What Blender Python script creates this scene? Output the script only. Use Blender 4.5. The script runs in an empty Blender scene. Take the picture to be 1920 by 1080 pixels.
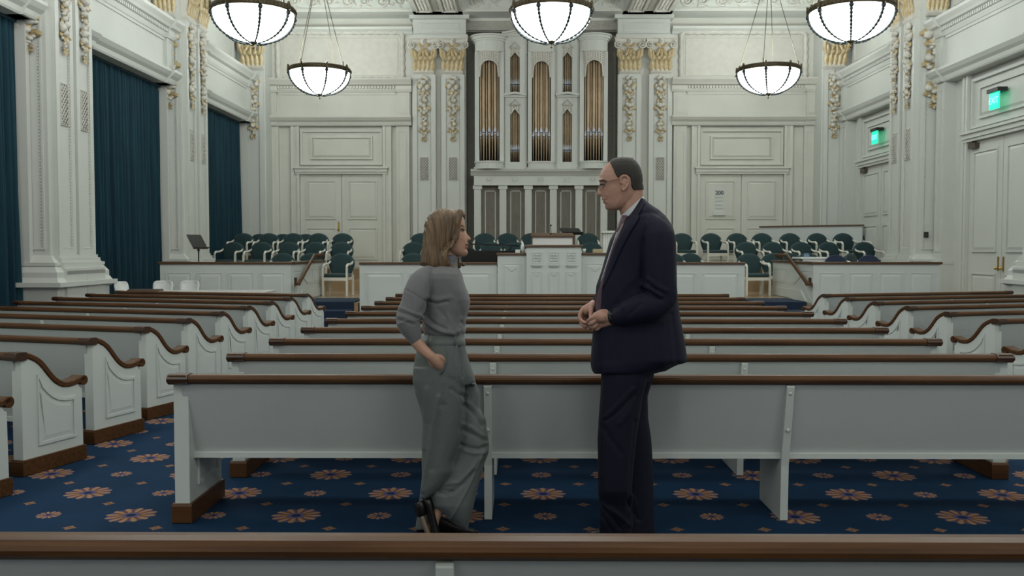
import bpy, bmesh, math, random
import numpy as np
from mathutils import Matrix, Vector, Euler
PI = math.pi
S = bpy.context.scene
C = S.collection

# ---------------------------------------------------------------- camera, world, light, exposure
F = 1700.0
CAM = Vector((-0.62, 0.0, 1.45))
cam_d = bpy.data.cameras.new('camera'); cam = bpy.data.objects.new('camera', cam_d); C.objects.link(cam)
cam_d.sensor_width = 36.0; cam_d.lens = F / 1920 * 36; cam_d.clip_end = 200
cam.location = CAM
cam.rotation_euler = (PI / 2 - math.atan(72 / F), 0, math.atan(15 / F))
cam_d.dof.use_dof = True; cam_d.dof.focus_distance = 4.6; cam_d.dof.aperture_fstop = 11.0
S.camera = cam
RC = Euler(cam.rotation_euler).to_matrix()
w = bpy.data.worlds.new('world'); S.world = w; w.use_nodes = True
w.node_tree.nodes['Background'].inputs[0].default_value = (0.75, 0.85, 1, 1)
w.node_tree.nodes['Background'].inputs[1].default_value = 0.02
S.view_settings.view_transform = 'Standard'; S.view_settings.look = 'None'
S.view_settings.exposure = 0.0; S.view_settings.gamma = 1.0
BOWL_EMIT = 8.0        # visible glow of the glass bowls
BOWL_LAMP = 112.0      # lamps inside the bowls of the far chandeliers (W)
NEAR_LAMP = 205.0      # same for the dimmed chandeliers over the pews and behind the camera

YB = 25.8              # back wall
XW = 8.4               # side walls
XP = 7.85              # faces of the side piers

def ray(x, y):
    return RC @ Vector(((x - 960) / F, -(y - 540) / F, -1))
def U(x, y, D):
    d = ray(x, y); t = D / d.y; return CAM.x + d.x * t, CAM.z + d.z * t
def UP(x, y, D):
    a, b = U(x, y, D); return Vector((a, D, b))
def UZ(x, y, z):
    d = ray(x, y); t = (z - CAM.z) / d.z; return CAM.x + d.x * t, d.y * t

# ---------------------------------------------------------------- materials
class E:
    def __init__(s, nt, k): s.nt = nt; s.k = k
    def op(s, o, b=None, c=None):
        n = s.nt.nodes.new('ShaderNodeMath'); n.operation = o
        for i, v in enumerate((s, b, c)):
            if v is None: continue
            if isinstance(v, E): s.nt.links.new(v.k, n.inputs[i])
            else: n.inputs[i].default_value = v
        return E(s.nt, n.outputs[0])
    def __add__(s, b): return s.op('ADD', b)
    def __sub__(s, b): return s.op('SUBTRACT', b)
    def __mul__(s, b): return s.op('MULTIPLY', b)
    def lt(s, b): return s.op('LESS_THAN', b)
    def gt(s, b): return s.op('GREATER_THAN', b)
def mixc(nt, f, a, b):
    n = nt.nodes.new('ShaderNodeMix'); n.data_type = 'RGBA'
    if isinstance(f, E): nt.links.new(f.k, n.inputs[0])
    else: n.inputs[0].default_value = f
    for i, v in ((6, a), (7, b)):
        if isinstance(v, tuple): n.inputs[i].default_value = (*v, 1)
        else: nt.links.new(v, n.inputs[i])
    return n.outputs[2]
MATS = {}
def mat(name, col, rough=0.5, metal=0.0, var=0.06, scale=6.0, bump=0.0, bscale=60.0, stretch=None, col2=None, sheen=0, spec=0.5):
    if name in MATS: return MATS[name]
    m = bpy.data.materials.new(name); m.use_nodes = True; nt = m.node_tree; b = nt.nodes['Principled BSDF']
    b.inputs['Roughness'].default_value = rough; b.inputs['Metallic'].default_value = metal
    b.inputs['Specular IOR Level'].default_value = spec
    if sheen: b.inputs['Sheen Weight'].default_value = sheen; b.inputs['Sheen Roughness'].default_value = 0.5
    tc = nt.nodes.new('ShaderNodeTexCoord'); mp = nt.nodes.new('ShaderNodeMapping')
    nt.links.new(tc.outputs['Object'], mp.inputs[0])
    if stretch: mp.inputs['Scale'].default_value = stretch
    ns = nt.nodes.new('ShaderNodeTexNoise'); ns.inputs['Scale'].default_value = scale; ns.inputs['Detail'].default_value = 4
    nt.links.new(mp.outputs[0], ns.inputs[0])
    c2 = col2 or tuple(c * (1 - var * 2.2) for c in col)
    cr = nt.nodes.new('ShaderNodeMapRange'); cr.inputs[1].default_value = 0.3; cr.inputs[2].default_value = 0.7
    nt.links.new(ns.outputs[0], cr.inputs[0])
    nt.links.new(mixc(nt, E(nt, cr.outputs[0]), c2, col), b.inputs['Base Color'])
    if bump:
        n2 = nt.nodes.new('ShaderNodeTexNoise'); n2.inputs['Scale'].default_value = bscale; n2.inputs['Detail'].default_value = 3
        nt.links.new(mp.outputs[0], n2.inputs[0])
        bp = nt.nodes.new('ShaderNodeBump'); bp.inputs['Strength'].default_value = bump; bp.inputs['Distance'].default_value = 0.01
        nt.links.new(n2.outputs[0], bp.inputs['Height']); nt.links.new(bp.outputs[0], b.inputs['Normal'])
    MATS[name] = m; return m
def emis(name, col, k):
    m = bpy.data.materials.new(name); m.use_nodes = True; b = m.node_tree.nodes['Principled BSDF']
    b.inputs['Base Color'].default_value = (*col, 1); b.inputs['Emission Color'].default_value = (*col, 1)
    b.inputs['Emission Strength'].default_value = k; b.inputs['Roughness'].default_value = 0.3
    MATS[name] = m; return m

WALL = mat('wall_paint', (0.555, 0.575, 0.545), 0.5, var=0.02, scale=1.5)
WALL2 = mat('wall_paint_cream', (0.575, 0.58, 0.53), 0.55, var=0.03, scale=2)
PEW = mat('pew_paint', (0.60, 0.645, 0.625), 0.36, var=0.025, scale=3, bump=0.04, bscale=25, stretch=(0.3, 1, 1))
PEWB = mat('pew_back_paint', (0.50, 0.535, 0.535), 0.42, var=0.04, scale=1.2, bump=0.03, bscale=40, stretch=(0.3, 1, 1))
WOOD = mat('walnut_wood', (0.105, 0.047, 0.017), 0.42, scale=9, stretch=(0.25, 5, 5), col2=(0.055, 0.023, 0.008), bump=0.03, spec=0.22)
WOODD = mat('dark_walnut_cap', (0.055, 0.024, 0.011), 0.35, scale=9, stretch=(0.25, 5, 5), col2=(0.032, 0.013, 0.006))
WOODP = mat('parapet_wood', (0.095, 0.048, 0.018), 0.4, scale=9, stretch=(0.25, 5, 5), col2=(0.07, 0.032, 0.013))
GOLD = mat('gilding', (0.42, 0.30, 0.125), 0.48, metal=0.2, scale=16, col2=(0.52, 0.46, 0.32))
ORN = mat('ornament_white', (0.58, 0.57, 0.52), 0.5, var=0.05)
LATT = mat('lattice_ground', (0.30, 0.30, 0.275), 0.7)
CURT = mat('teal_curtain', (0.006, 0.045, 0.062), 0.7, scale=3, spec=0.2, col2=(0.004, 0.025, 0.045), stretch=(4, 4, 0.3), sheen=0.12)
CHG = mat('chair_green_fabric', (0.010, 0.043, 0.048), 0.8, scale=30, var=0.15, sheen=0.15)
CHB = mat('chair_blue_fabric', (0.022, 0.038, 0.085), 0.8, scale=30, var=0.15)
CHW = mat('chair_white_metal', (0.66, 0.65, 0.58), 0.28, var=0.02)
OAK = mat('oak_floor', (0.36, 0.255, 0.15), 0.22, scale=4, stretch=(0.4, 6, 1), col2=(0.28, 0.19, 0.105))
STEPC = mat('step_carpet', (0.010, 0.027, 0.062), 0.95, scale=80, var=0.2, bump=0.3, bscale=300)
BRZ = mat('bronze_rim', (0.10, 0.078, 0.042), 0.45, metal=0.7, scale=40, col2=(0.045, 0.035, 0.02))
DRKM = mat('dark_rib_metal', (0.018, 0.026, 0.03), 0.4, metal=0.3)
RODM = mat('rod_metal', (0.10, 0.085, 0.06), 0.4, metal=0.8)
BOWL = emis('bowl_glass', (0.93, 1.0, 0.96), BOWL_EMIT)
GREY = mat('recess_cloth_grey', (0.42, 0.41, 0.37), 0.85, scale=20, var=0.1)
GREYC = mat('speaker_cloth', (0.215, 0.20, 0.17), 0.9, scale=14, var=0.12, stretch=(3, 3, 0.4))
PIPE = mat('pipe_bronze', (0.27, 0.205, 0.135), 0.36, metal=0.75, scale=3, var=0.08)
PIPES = mat('pipe_mouth_silver', (0.27, 0.28, 0.31), 0.38, metal=0.85)
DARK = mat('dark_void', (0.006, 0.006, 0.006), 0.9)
BLK = mat('black_lacquer', (0.006, 0.006, 0.007), 0.18)
BLKM = mat('black_metal', (0.012, 0.012, 0.012), 0.45)
WHT = mat('white_plastic', (0.70, 0.73, 0.72), 0.4, var=0.02)
BRASS = mat('brass', (0.55, 0.38, 0.12), 0.3, metal=0.9)
CLOS = mat('door_closer_metal', (0.10, 0.085, 0.065), 0.4, metal=0.5)
EXITG = emis('exit_green', (0.0, 0.92, 0.45), 0.95)
EXITW = emis('exit_letters', (0.30, 1.0, 0.80), 1.3)

def carpet():
    m = bpy.data.materials.new('floral_carpet'); m.use_nodes = True; nt = m.node_tree; b = nt.nodes['Principled BSDF']
    b.inputs['Roughness'].default_value = 0.95; b.inputs['Specular IOR Level'].default_value = 0.15
    g = nt.nodes.new('ShaderNodeNewGeometry'); sx = nt.nodes.new('ShaderNodeSeparateXYZ'); nt.links.new(g.outputs['Position'], sx.inputs[0])
    c = 0.4525; x0, y0 = -2.745, 4.88
    u = (E(nt, sx.outputs[0]) - x0) * (1 / c); v = (E(nt, sx.outputs[1]) - y0) * (1 / c)
    wn = nt.nodes.new('ShaderNodeTexNoise'); wn.inputs['Scale'].default_value = 30; nt.links.new(g.outputs['Position'], wn.inputs[0])
    wob = (E(nt, wn.outputs[0]) - 0.5) * 0.02
    iu = (u + 0.5).op('FLOOR'); iv = (v + 0.5).op('FLOOR')
    du = (u - iu) + wob; dv = (v - iv) + wob
    par = (iu + iv).op('FLOORED_MODULO', 2.0).gt(0.5)
    R = (par * -0.150) + 0.297
    r = (du * du + dv * dv).op('SQRT').op('DIVIDE', R)
    th = dv.op('ARCTAN2', du)
    c6 = (th * 6.0).op('COSINE').op('ABSOLUTE'); s6 = (th * 6.0).op('SINE').op('ABSOLUTE')
    tan_ = r.lt((c6.op('POWER', 0.7) * 0.42) + 0.58)
    lav = r.lt((s6.op('POWER', 1.5) * 0.34) + 0.60)
    vein = (c6.gt(0.80)) * (r.gt(0.42))
    gap = s6.gt(0.93) * r.gt(0.34)
    cen = r.lt(0.33); cen2 = r.lt(0.19)
    # diamonds
    u2 = (u + 0.5); v2 = (v + 0.5)
    d1 = (u2 - (u2 + 0.5).op('FLOOR')).op('ABSOLUTE'); d2 = (v2 - (v2 + 0.5).op('FLOOR')).op('ABSOLUTE')
    dia = (d1.op('POWER', 0.8) * (1 / 0.15) + d2.op('POWER', 0.8) * (1 / 0.15)).lt(1.0)
    diac = (d1 + d2).lt(0.022)
    nn = nt.nodes.new('ShaderNodeTexNoise'); nn.inputs['Scale'].default_value = 3.0; nn.inputs['Detail'].default_value = 8; nt.links.new(g.outputs['Position'], nn.inputs[0])
    col = mixc(nt, E(nt, nn.outputs[0]), (0.0045, 0.022, 0.058), (0.008, 0.038, 0.090))
    col = mixc(nt, lav, col, (0.060, 0.058, 0.185))
    col = mixc(nt, tan_, col, (0.245, 0.118, 0.055))
    col = mixc(nt, vein * tan_, col, (0.33, 0.205, 0.130))
    col = mixc(nt, gap * tan_, col, (0.075, 0.045, 0.06))
    col = mixc(nt, cen, col, (0.09, 0.085, 0.22))
    col = mixc(nt, cen2, col, (0.008, 0.022, 0.06))
    col = mixc(nt, dia, col, (0.235, 0.125, 0.070))
    col = mixc(nt, diac, col, (0.10, 0.07, 0.08))
    nt.links.new(col, b.inputs['Base Color'])
    n2 = nt.nodes.new('ShaderNodeTexNoise'); n2.inputs['Scale'].default_value = 350; nt.links.new(g.outputs['Position'], n2.inputs[0])
    bp = nt.nodes.new('ShaderNodeBump'); bp.inputs['Strength'].default_value = 0.5; bp.inputs['Distance'].default_value = 0.004
    nt.links.new(n2.outputs[0], bp.inputs['Height']); nt.links.new(bp.outputs[0], b.inputs['Normal'])
    return m
CARPET = carpet()

# ---------------------------------------------------------------- mesh builder
def vadd(a, b): return (a[0] + b[0], a[1] + b[1], a[2] + b[2])
def offset_poly(p, d):
    n = len(p); out = []
    A = sum(p[i][0] * p[(i + 1) % n][1] - p[(i + 1) % n][0] * p[i][1] for i in range(n)); sg = 1 if A > 0 else -1
    for i in range(n):
        a, b, c = p[i - 1], p[i], p[(i + 1) % n]
        e1 = (b[0] - a[0], b[1] - a[1]); e2 = (c[0] - b[0], c[1] - b[1])
        l1 = math.hypot(*e1) or 1e-9; l2 = math.hypot(*e2) or 1e-9
        n1 = (-e1[1] / l1 * sg, e1[0] / l1 * sg); n2 = (-e2[1] / l2 * sg, e2[0] / l2 * sg)
        mx, my = n1[0] + n2[0], n1[1] + n2[1]; k = mx * n1[0] + my * n1[1]
        k = max(k, 0.5)
        out.append((b[0] + mx / k * d, b[1] + my / k * d))
    return out
class MB:
    def __init__(s): s.v = []; s.f = []; s.mi = []; s.sm = []; s.m = 0; s.smooth = False; s.T = None
    def av(s, pts):
        b = len(s.v)
        s.v.extend([s.T(p) for p in pts] if s.T else [tuple(p) for p in pts]); return b
    def af(s, idx):
        s.f.append(idx); s.mi.append(s.m); s.sm.append(s.smooth)
    def box(s, x0, x1, y0, y1, z0, z1):
        b = s.av([(x0, y0, z0), (x1, y0, z0), (x1, y1, z0), (x0, y1, z0), (x0, y0, z1), (x1, y0, z1), (x1, y1, z1), (x0, y1, z1)])
        for q in ((0, 3, 2, 1), (4, 5, 6, 7), (0, 1, 5, 4), (1, 2, 6, 5), (2, 3, 7, 6), (3, 0, 4, 7)): s.af([b + i for i in q])
        return s
    def prism(s, pts, axis, a0, a1):
        def mk(p, a): return {'x': (a, p[0], p[1]), 'y': (p[0], a, p[1]), 'z': (p[0], p[1], a)}[axis]
        n = len(pts); b = s.av([mk(p, a0) for p in pts] + [mk(p, a1) for p in pts])
        s.af([b + i for i in range(n)]); s.af([b + n + i for i in reversed(range(n))])
        for i in range(n): j = (i + 1) % n; s.af([b + i, b + j, b + n + j, b + n + i])
        return s
    def rings(s, rs, cap0=True, cap1=True, closed=True):
        n = len(rs[0]); bs = [s.av(r) for r in rs]
        for k in range(len(rs) - 1):
            for i in range(n if closed else n - 1):
                j = (i + 1) % n; s.af([bs[k] + i, bs[k] + j, bs[k + 1] + j, bs[k + 1] + i])
        if cap0: s.af([bs[0] + i for i in reversed(range(n))])
        if cap1: s.af([bs[-1] + i for i in range(n)])
        return s
    def tube(s, pts, r, seg=8, closed=False):
        pts = [Vector(p) for p in pts]; n = len(pts)
        rr = r if isinstance(r, (list, tuple)) else [r] * n
        up = None; rs = []
        for i in range(n):
            if closed: t = pts[(i + 1) % n] - pts[i - 1]
            else: t = pts[min(i + 1, n - 1)] - pts[max(i - 1, 0)]
            t.normalize()
            if up is None:
                up = Vector((0, 0, 1)) if abs(t.z) < 0.9 else Vector((1, 0, 0))
            a = up.cross(t); a.normalize(); bb = t.cross(a); up = bb
            rs.append([tuple(pts[i] + a * (math.cos(2 * PI * k / seg) * rr[i]) + bb * (math.sin(2 * PI * k / seg) * rr[i])) for k in range(seg)])
        if closed: rs.append(rs[0])
        sm = s.smooth; s.smooth = True; s.rings(rs, not closed, not closed); s.smooth = sm; return s
    def lathe(s, prof, seg=24, c=(0, 0, 0), a0=0, a1=2 * PI, caps=False):
        full = abs(a1 - a0 - 2 * PI) < 1e-6; n = seg if full else seg + 1
        rs = []
        for r, z in prof:
            rs.append([(c[0] + r * math.cos(a0 + (a1 - a0) * k / seg), c[1] + r * math.sin(a0 + (a1 - a0) * k / seg), c[2] + z) for k in range(n)])
        sm = s.smooth; s.smooth = True; s.rings(rs, caps, caps, closed=full); s.smooth = sm; return s
    def ball(s, c, r, seg=8, rg=5, rot=None):
        r = r if isinstance(r, (tuple, list)) else (r, r, r)
        rs = []
        for i in range(1, rg):
            a = PI * i / rg; ring = []
            for k in range(seg):
                b = 2 * PI * k / seg
                p = Vector((r[0] * math.sin(a) * math.cos(b), r[1] * math.sin(a) * math.sin(b), r[2] * math.cos(a)))
                if rot: p = rot @ p
                ring.append((c[0] + p.x, c[1] + p.y, c[2] + p.z))
            rs.append(ring)
        t = Vector((0, 0, r[2])); t = rot @ t if rot else t
        b0 = s.av([vadd(c, t)]); sm = s.smooth; s.smooth = True
        base = len(s.v); s.rings(rs, False, False)
        for k in range(seg): s.af([b0, base + k, base + (k + 1) % seg])
        l = base + seg * (rg - 2); b1 = s.av([vadd(c, -t)])
        for k in range(seg): s.af([b1, l + (k + 1) % seg, l + k])
        s.smooth = sm; return s
    # profile panel facing -Y: closed outline (x,z) at depth y; a moulding round a raised field
    def raised(s, poly, y, d=0.008, wd=0.02, field=0.035, fd=0.008, sgn=-1, fn=None):
        mk = fn or (lambda p, h: (p[0], y + sgn * h, p[1]))
        lv = [(0, 0), (0.0, d), (wd, d), (wd, 0.0015), (wd + field, fd)]
        rs = [[mk(q, h) for q in (offset_poly(poly, o) if o else poly)] for o, h in lv]
        s.rings(rs, False, True); return s
    def build(s, name, m, parent=None, bevel=0, loc=None, recalc=True, props=None):
        me = bpy.data.meshes.new(name); me.from_pydata([tuple(p) for p in s.v], [], s.f)
        for x in (m if isinstance(m, (list, tuple)) else [m]): me.materials.append(x)
        me.polygons.foreach_set('material_index', s.mi); me.polygons.foreach_set('use_smooth', s.sm)
        if recalc:
            bm = bmesh.new(); bm.from_mesh(me); bmesh.ops.recalc_face_normals(bm, faces=bm.faces); bm.to_mesh(me); bm.free()
        me.update()
        return link(name, me, parent, bevel, loc)
def link(name, me, parent=None, bevel=0, loc=None, rz=0):
    o = bpy.data.objects.new(name, me); C.objects.link(o)
    if parent: o.parent = parent
    if loc: o.location = loc
    if rz: o.rotation_euler.z = rz
    if bevel:
        b = o.modifiers.new('bevel', 'BEVEL'); b.width = bevel; b.segments = 2; b.limit_method = 'ANGLE'; b.angle_limit = math.radians(40)
    return o
def rect(x0, x1, z0, z1): return [(x0, z0), (x1, z0), (x1, z1), (x0, z1)]
def tag(o, label=None, cat=None, group=None, kind=None):
    if label: o['label'] = label
    if cat: o['category'] = cat
    if group: o['group'] = group
    if kind: o['kind'] = kind
    return o
def thing(name, label, cat, loc=(0, 0, 0), rz=0, group=None):
    o = bpy.data.objects.new(name, None); C.objects.link(o); o.location = loc; o.rotation_euler.z = rz
    o.empty_display_size = 0.1
    return tag(o, label, cat, group)
def copy_tree(o, parent=None):
    c = o.copy(); C.objects.link(c); c.parent = parent
    for ch in KIDS(o): copy_tree(ch, c)
    return c
def KIDS(o): return [x for x in list(C.objects) if x.parent == o]
class Tree:          # fast copy of a finished thing
    def __init__(s, o):
        s.o = o; s.kids = [(k, KIDS(k)) for k in KIDS(o)]
    def copy(s, loc, rz=0, label=None, sx=None):
        r = s.o.copy(); C.objects.link(r); r.location = loc; r.rotation_euler.z = rz
        for k in ('label',):
            if label: r[k] = label
        for k, g in s.kids:
            c = k.copy(); C.objects.link(c); c.parent = r
            for q in g: d = q.copy(); C.objects.link(d); d.parent = c
        return r
# ================================================================ FLOORS, STAGE
STG = 0.45; YS = 17.2          # stage height, front of the stage parapets
mb = MB(); mb.box(-9, 9, -5, 26.5, -0.2, 0); fl = mb.build('floor', CARPET); tag(fl, kind='structure')
mb = MB()
for z0, z1, y0 in ((0.0, STG, YS + 0.10), (STG, 0.72, 21.75), (0.72, 0.96, 23.0)):
    if z0 == 0: mb.box(-XW, -4.98, y0, YB, 0.001, z1); mb.box(-4.98, 4.98, 18.55, YB, 0.001, z1); mb.box(4.98, XW, y0, YB, 0.001, z1); mb.box(-3.62, 3.62, y0, 18.55, 0.001, z1)
    else: mb.box(-XW, XW, y0, YB + 0.5, z0, z1)
st = mb.build('stage_platform', OAK); tag(st, kind='structure')
def steps(sx, lab):
    t = thing('stair_flight', lab, 'stairs', (sx * 4.3, 17.0, 0), 0, None)
    for k in range(3):
        y0 = -0.5 + 0.36 * k; z1 = 0.15 * (k + 1); y1 = 1.52 if k == 2 else y0 + 0.38
        m = MB(); m.box(-0.59, 0.59, y0, y1, 0.002, z1 - 0.012); m.build('step', OAK, t)
        m = MB(); m.prism([(y0 - 0.012, z1 - 0.15 if k else 0.003), (y0 - 0.012, z1 + 0.0), (y0, z1 + 0.012), (y1, z1 + 0.012), (y1, z1 - 0.012), (y0, z1 - 0.012), (y0, z1 - 0.15 if k else 0.003)], 'x', -0.5, 0.52)
        m.build('carpet_tread', STEPC, t)
steps(-1, 'navy carpeted wooden steps up to the stage left of the pulpit')
steps(1, 'navy carpeted wooden steps up to the stage right of the pulpit')

# ================================================================ WALLS
ZT = 8.9
def raised_rect(m, x0, x1, z0, z1, y=0, **k): m.raised(rect(x0, x1, z0, z1), y, **k)
mb = MB()
RX = 2.14                                                   # half width of the organ recess
mb.box(-XW, -RX, YB, YB + 0.2, 0, ZT); mb.box(RX, XW, YB, YB + 0.2, 0, ZT); mb.box(-RX, RX, YB, YB + 0.2, 7.88, ZT)
wb = mb.build('wall_back', WALL2); tag(wb, kind='structure')
mb = MB(); mb.box(-RX - 0.1, RX + 0.1, YB + 0.6, YB + 0.75, 0, ZT); mb.box(-RX - 0.12, -RX, YB + 0.15, YB + 1.2, 0, ZT); mb.box(RX, RX + 0.12, YB + 0.15, YB + 1.2, 0, ZT)
mb.box(-RX, RX, YB + 0.1, YB + 1.2, 7.60, 7.66)
mb.build('recess_lining', GREY, wb)
mb = MB(); mb.box(-RX, RX, YB + 0.0, YB + 0.08, 7.62, 7.70); mb.box(-RX, RX, YB + 0.03, YB + 0.10, 7.70, 7.88)
for sx in (-1, 1):
    for z in (5.30, ): mb.box(sx * RX - 0.35, sx * RX + 0.35, YB + 0.56, YB + 0.6, z, z + 0.04)
mb.build('recess_band', GREY, wb)
walls = {}
for sx, nm in ((-1, 'wall_left'), (1, 'wall_right')):
    mb = MB(); a, b = sorted((sx * (XW + 0.15), sx * (XW + 0.35)))
    if sx > 0: a, b = XW, XW + 0.2
    else: a, b = -XW - 0.35, -XW - 0.15
    mb.box(a, b, -5, YB + 0.2, 0, ZT); o = mb.build(nm, WALL); tag(o, kind='structure'); walls[sx] = o
mb = MB(); mb.box(-9, 9, -5.2, -5, 0, ZT); o = mb.build('wall_rear', WALL); tag(o, kind='structure')
# upper walls over the left bays come forward to the bay plane
mb = MB(); mb.box(-XW - 0.15, -XW, -5, YB, 4.9, ZT); mb.build('upper_wall', WALL, walls[-1])

# ---- repeated ornaments (shared meshes)
rnd = random.Random(3)
def bead_line(m, p0, p1, r=0.013, step=0.042):
    p0 = Vector(p0); p1 = Vector(p1); L = (p1 - p0).length; n = max(2, int(L / step))
    for i in range(n + 1):
        c = p0.lerp(p1, i / n)
        b = m.av([(c.x, c.y - r * 1.1, c.z), (c.x - r, c.y, c.z), (c.x, c.y, c.z + r * 1.25), (c.x + r, c.y, c.z), (c.x, c.y, c.z - r * 1.25)])
        for q in ((0, 1, 2), (0, 2, 3), (0, 3, 4), (0, 4, 1)): m.af([b + k for k in q])
def leaf(m, c, ang, L, W, lift=0.03, curl=0.04):
    """acanthus-like leaf on a -Y facing surface, base at c growing towards ang"""
    ca, sa = math.cos(ang), math.sin(ang); rs = []
    for i in range(6):
        t = i / 5; wv = W * (math.sin(PI * min(1, t * 0.85 + 0.12)) ** 0.7) * (1 + 0.18 * (-1) ** i); y = -lift * math.sin(PI * t * 0.8) - curl * t * t
        row = []
        for k, s in enumerate((-1, -0.45, 0, 0.45, 1)):
            px = L * t; py = s * wv; dy = (0.012 if s == 0 else 0.0) - abs(s) * 0.3 * W
            row.append((c[0] + px * ca - py * sa, c[1] + y - (0.012 if k == 2 else 0) + abs(s) * W * 0.35, c[2] + px * sa + py * ca))
        rs.append(row)
    sm = m.smooth; m.smooth = True; m.rings(rs, False, False, closed=False); m.smooth = sm
def drop_mesh(L=1.72, W=0.135, seed=1):
    m = MB(); r = random.Random(seed)
    z = 0
    m.m = 1
    for s in (-1, 1): leaf(m, (0, 0, -0.02), PI / 2 + s * 1.0, 0.12, 0.035)
    n = 0
    while z > -L + 0.1:
        t = -z / L; w_ = W * (1 - 0.42 * t) * (0.95 + 0.28 * math.sin(t * 19)); kind = n % 3
        if kind == 0:
            m.m = 0
            for k in range(5):
                a = r.uniform(0, 2 * PI); q = w_ * 0.55
                m.ball((q * math.cos(a), -0.045 - r.uniform(0, 0.03), z + q * 0.8 * math.sin(a)), w_ * r.uniform(0.30, 0.42), 7, 5)
        elif kind == 1:
            m.m = 1
            for s in (-1, 1):
                leaf(m, (s * 0.01, -0.01, z), -PI / 2 + s * r.uniform(0.7, 1.15), w_ * 1.2, w_ * 0.42)
            m.m = 0
            m.ball((0, -0.05, z), w_ * 0.4, 7, 5)
        else:
            m.m = 1
            leaf(m, (0, -0.01, z + 0.03), -PI / 2, w_ * 1.3, w_ * 0.5, 0.05)
            m.m = 0
            for s in (-1, 1): m.ball((s * w_ * 0.6, -0.035, z - 0.02), w_ * 0.26, 6, 4)
        z -= 0.072; n += 1
    m.m = 1
    for s in (-1, 0, 1): leaf(m, (0, -0.01, -L + 0.12), -PI / 2 + s * 0.8, 0.10, 0.03)
    me = m.build('drop_ornament', [ORN, GOLD]).data; bpy.data.objects.remove(C.objects[-1]); return me
DROPS = [drop_mesh(1.75, 0.175, 1), drop_mesh(1.75, 0.17, 7)]
def capital_mesh(W=0.66, H=0.99, dep=0.20):
    m = MB(); m.m = 0
    # bell, flaring to the abacus
    rs = []
    for z, wx, dp in ((0, 0.84, 0.80), (0.05, 0.90, 1.0), (0.08, 0.84, 0.82), (H * 0.5, 0.86, 0.9), (H * 0.8, 1.0, 1.25), (H - 0.1, 1.14, 1.5)):
        a = W / 2 * wx; rs.append([(-a, 0, z), (a, 0, z), (a, -dep * dp, z), (-a, -dep * dp, z)])
    m.rings(rs)
    a = W * 0.64; m.prism([(-a, 0), (a, 0), (a, -dep * 1.75), (a * 0.6, -dep * 1.5), (0, -dep * 1.4), (-a * 0.6, -dep * 1.5), (-a, -dep * 1.75)], 'z', H - 0.1, H - 0.035)
    m.box(-a * 1.03, a * 1.03, -dep * 1.8, 0, H - 0.035, H)
    # volutes
    for s in (-1, 1):
        cx = s * W * 0.50; cz = H - 0.20
        pts = []
        for i in range(22):
            t = i / 21; an = t * 3.6 * PI; rr = 0.115 * (1 - 0.85 * t)
            pts.append((cx + s * rr * math.cos(an + PI / 2) * -1, -dep * 1.55 - 0.02 * t, cz + rr * math.sin(an + PI / 2)))
        m.m = 0; m.tube(pts, [0.028 - 0.014 * i / 21 for i in range(22)], 6)
        m.m = 1; m.ball((cx, -dep * 1.6, cz), 0.03, 7, 5)
    m.m = 1
    y = -dep * 0.9
    for k, s in enumerate((-1, -0.5, 0, 0.5, 1)): leaf(m, (s * W * 0.36, y, 0.10), PI / 2 + s * -0.08, 0.30, 0.075, 0.02, 0.07)
    for k, s in enumerate((-0.75, -0.25, 0.25, 0.75)): leaf(m, (s * W * 0.38, y - 0.01, 0.34), PI / 2 - s * 0.25, 0.30, 0.075, 0.03, 0.09)
    for s in (-1, 1):
        leaf(m, (s * W * 0.40, -dep * 1.1, 0.42), PI / 2 - s * 0.25, 0.30, 0.07, 0.02, 0.10)
        leaf(m, (s * W * 0.25, -dep * 1.1, 0.55), PI / 2 - s * 0.9, 0.26, 0.06, 0.03, 0.06)
    # head in the middle
    m.m = 0; m.ball((0, -dep * 1.45, H - 0.10), (0.085, 0.06, 0.12), 10, 7); m.ball((0, -dep * 1.75, H - 0.12), (0.03, 0.03, 0.04), 7, 5)
    m.m = 1
    for s in (-1, 1): leaf(m, (s * 0.02, -dep * 1.5, H - 0.24), PI / 2 - s * 1.1, 0.17, 0.05, 0.03, 0.02)
    leaf(m, (0, -dep * 1.5, H - 0.05), PI / 2, 0.12, 0.06, 0.02, 0.05)
    for s in (-1, 0, 1): leaf(m, (s * 0.04, -dep * 1.45, H - 0.28), -PI / 2 + s * 0.4, 0.26, 0.05, 0.03, 0.02)
    me = m.build('capital', [ORN, GOLD]).data; bpy.data.objects.remove(C.objects[-1]); return me
CAPM = capital_mesh()
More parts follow.
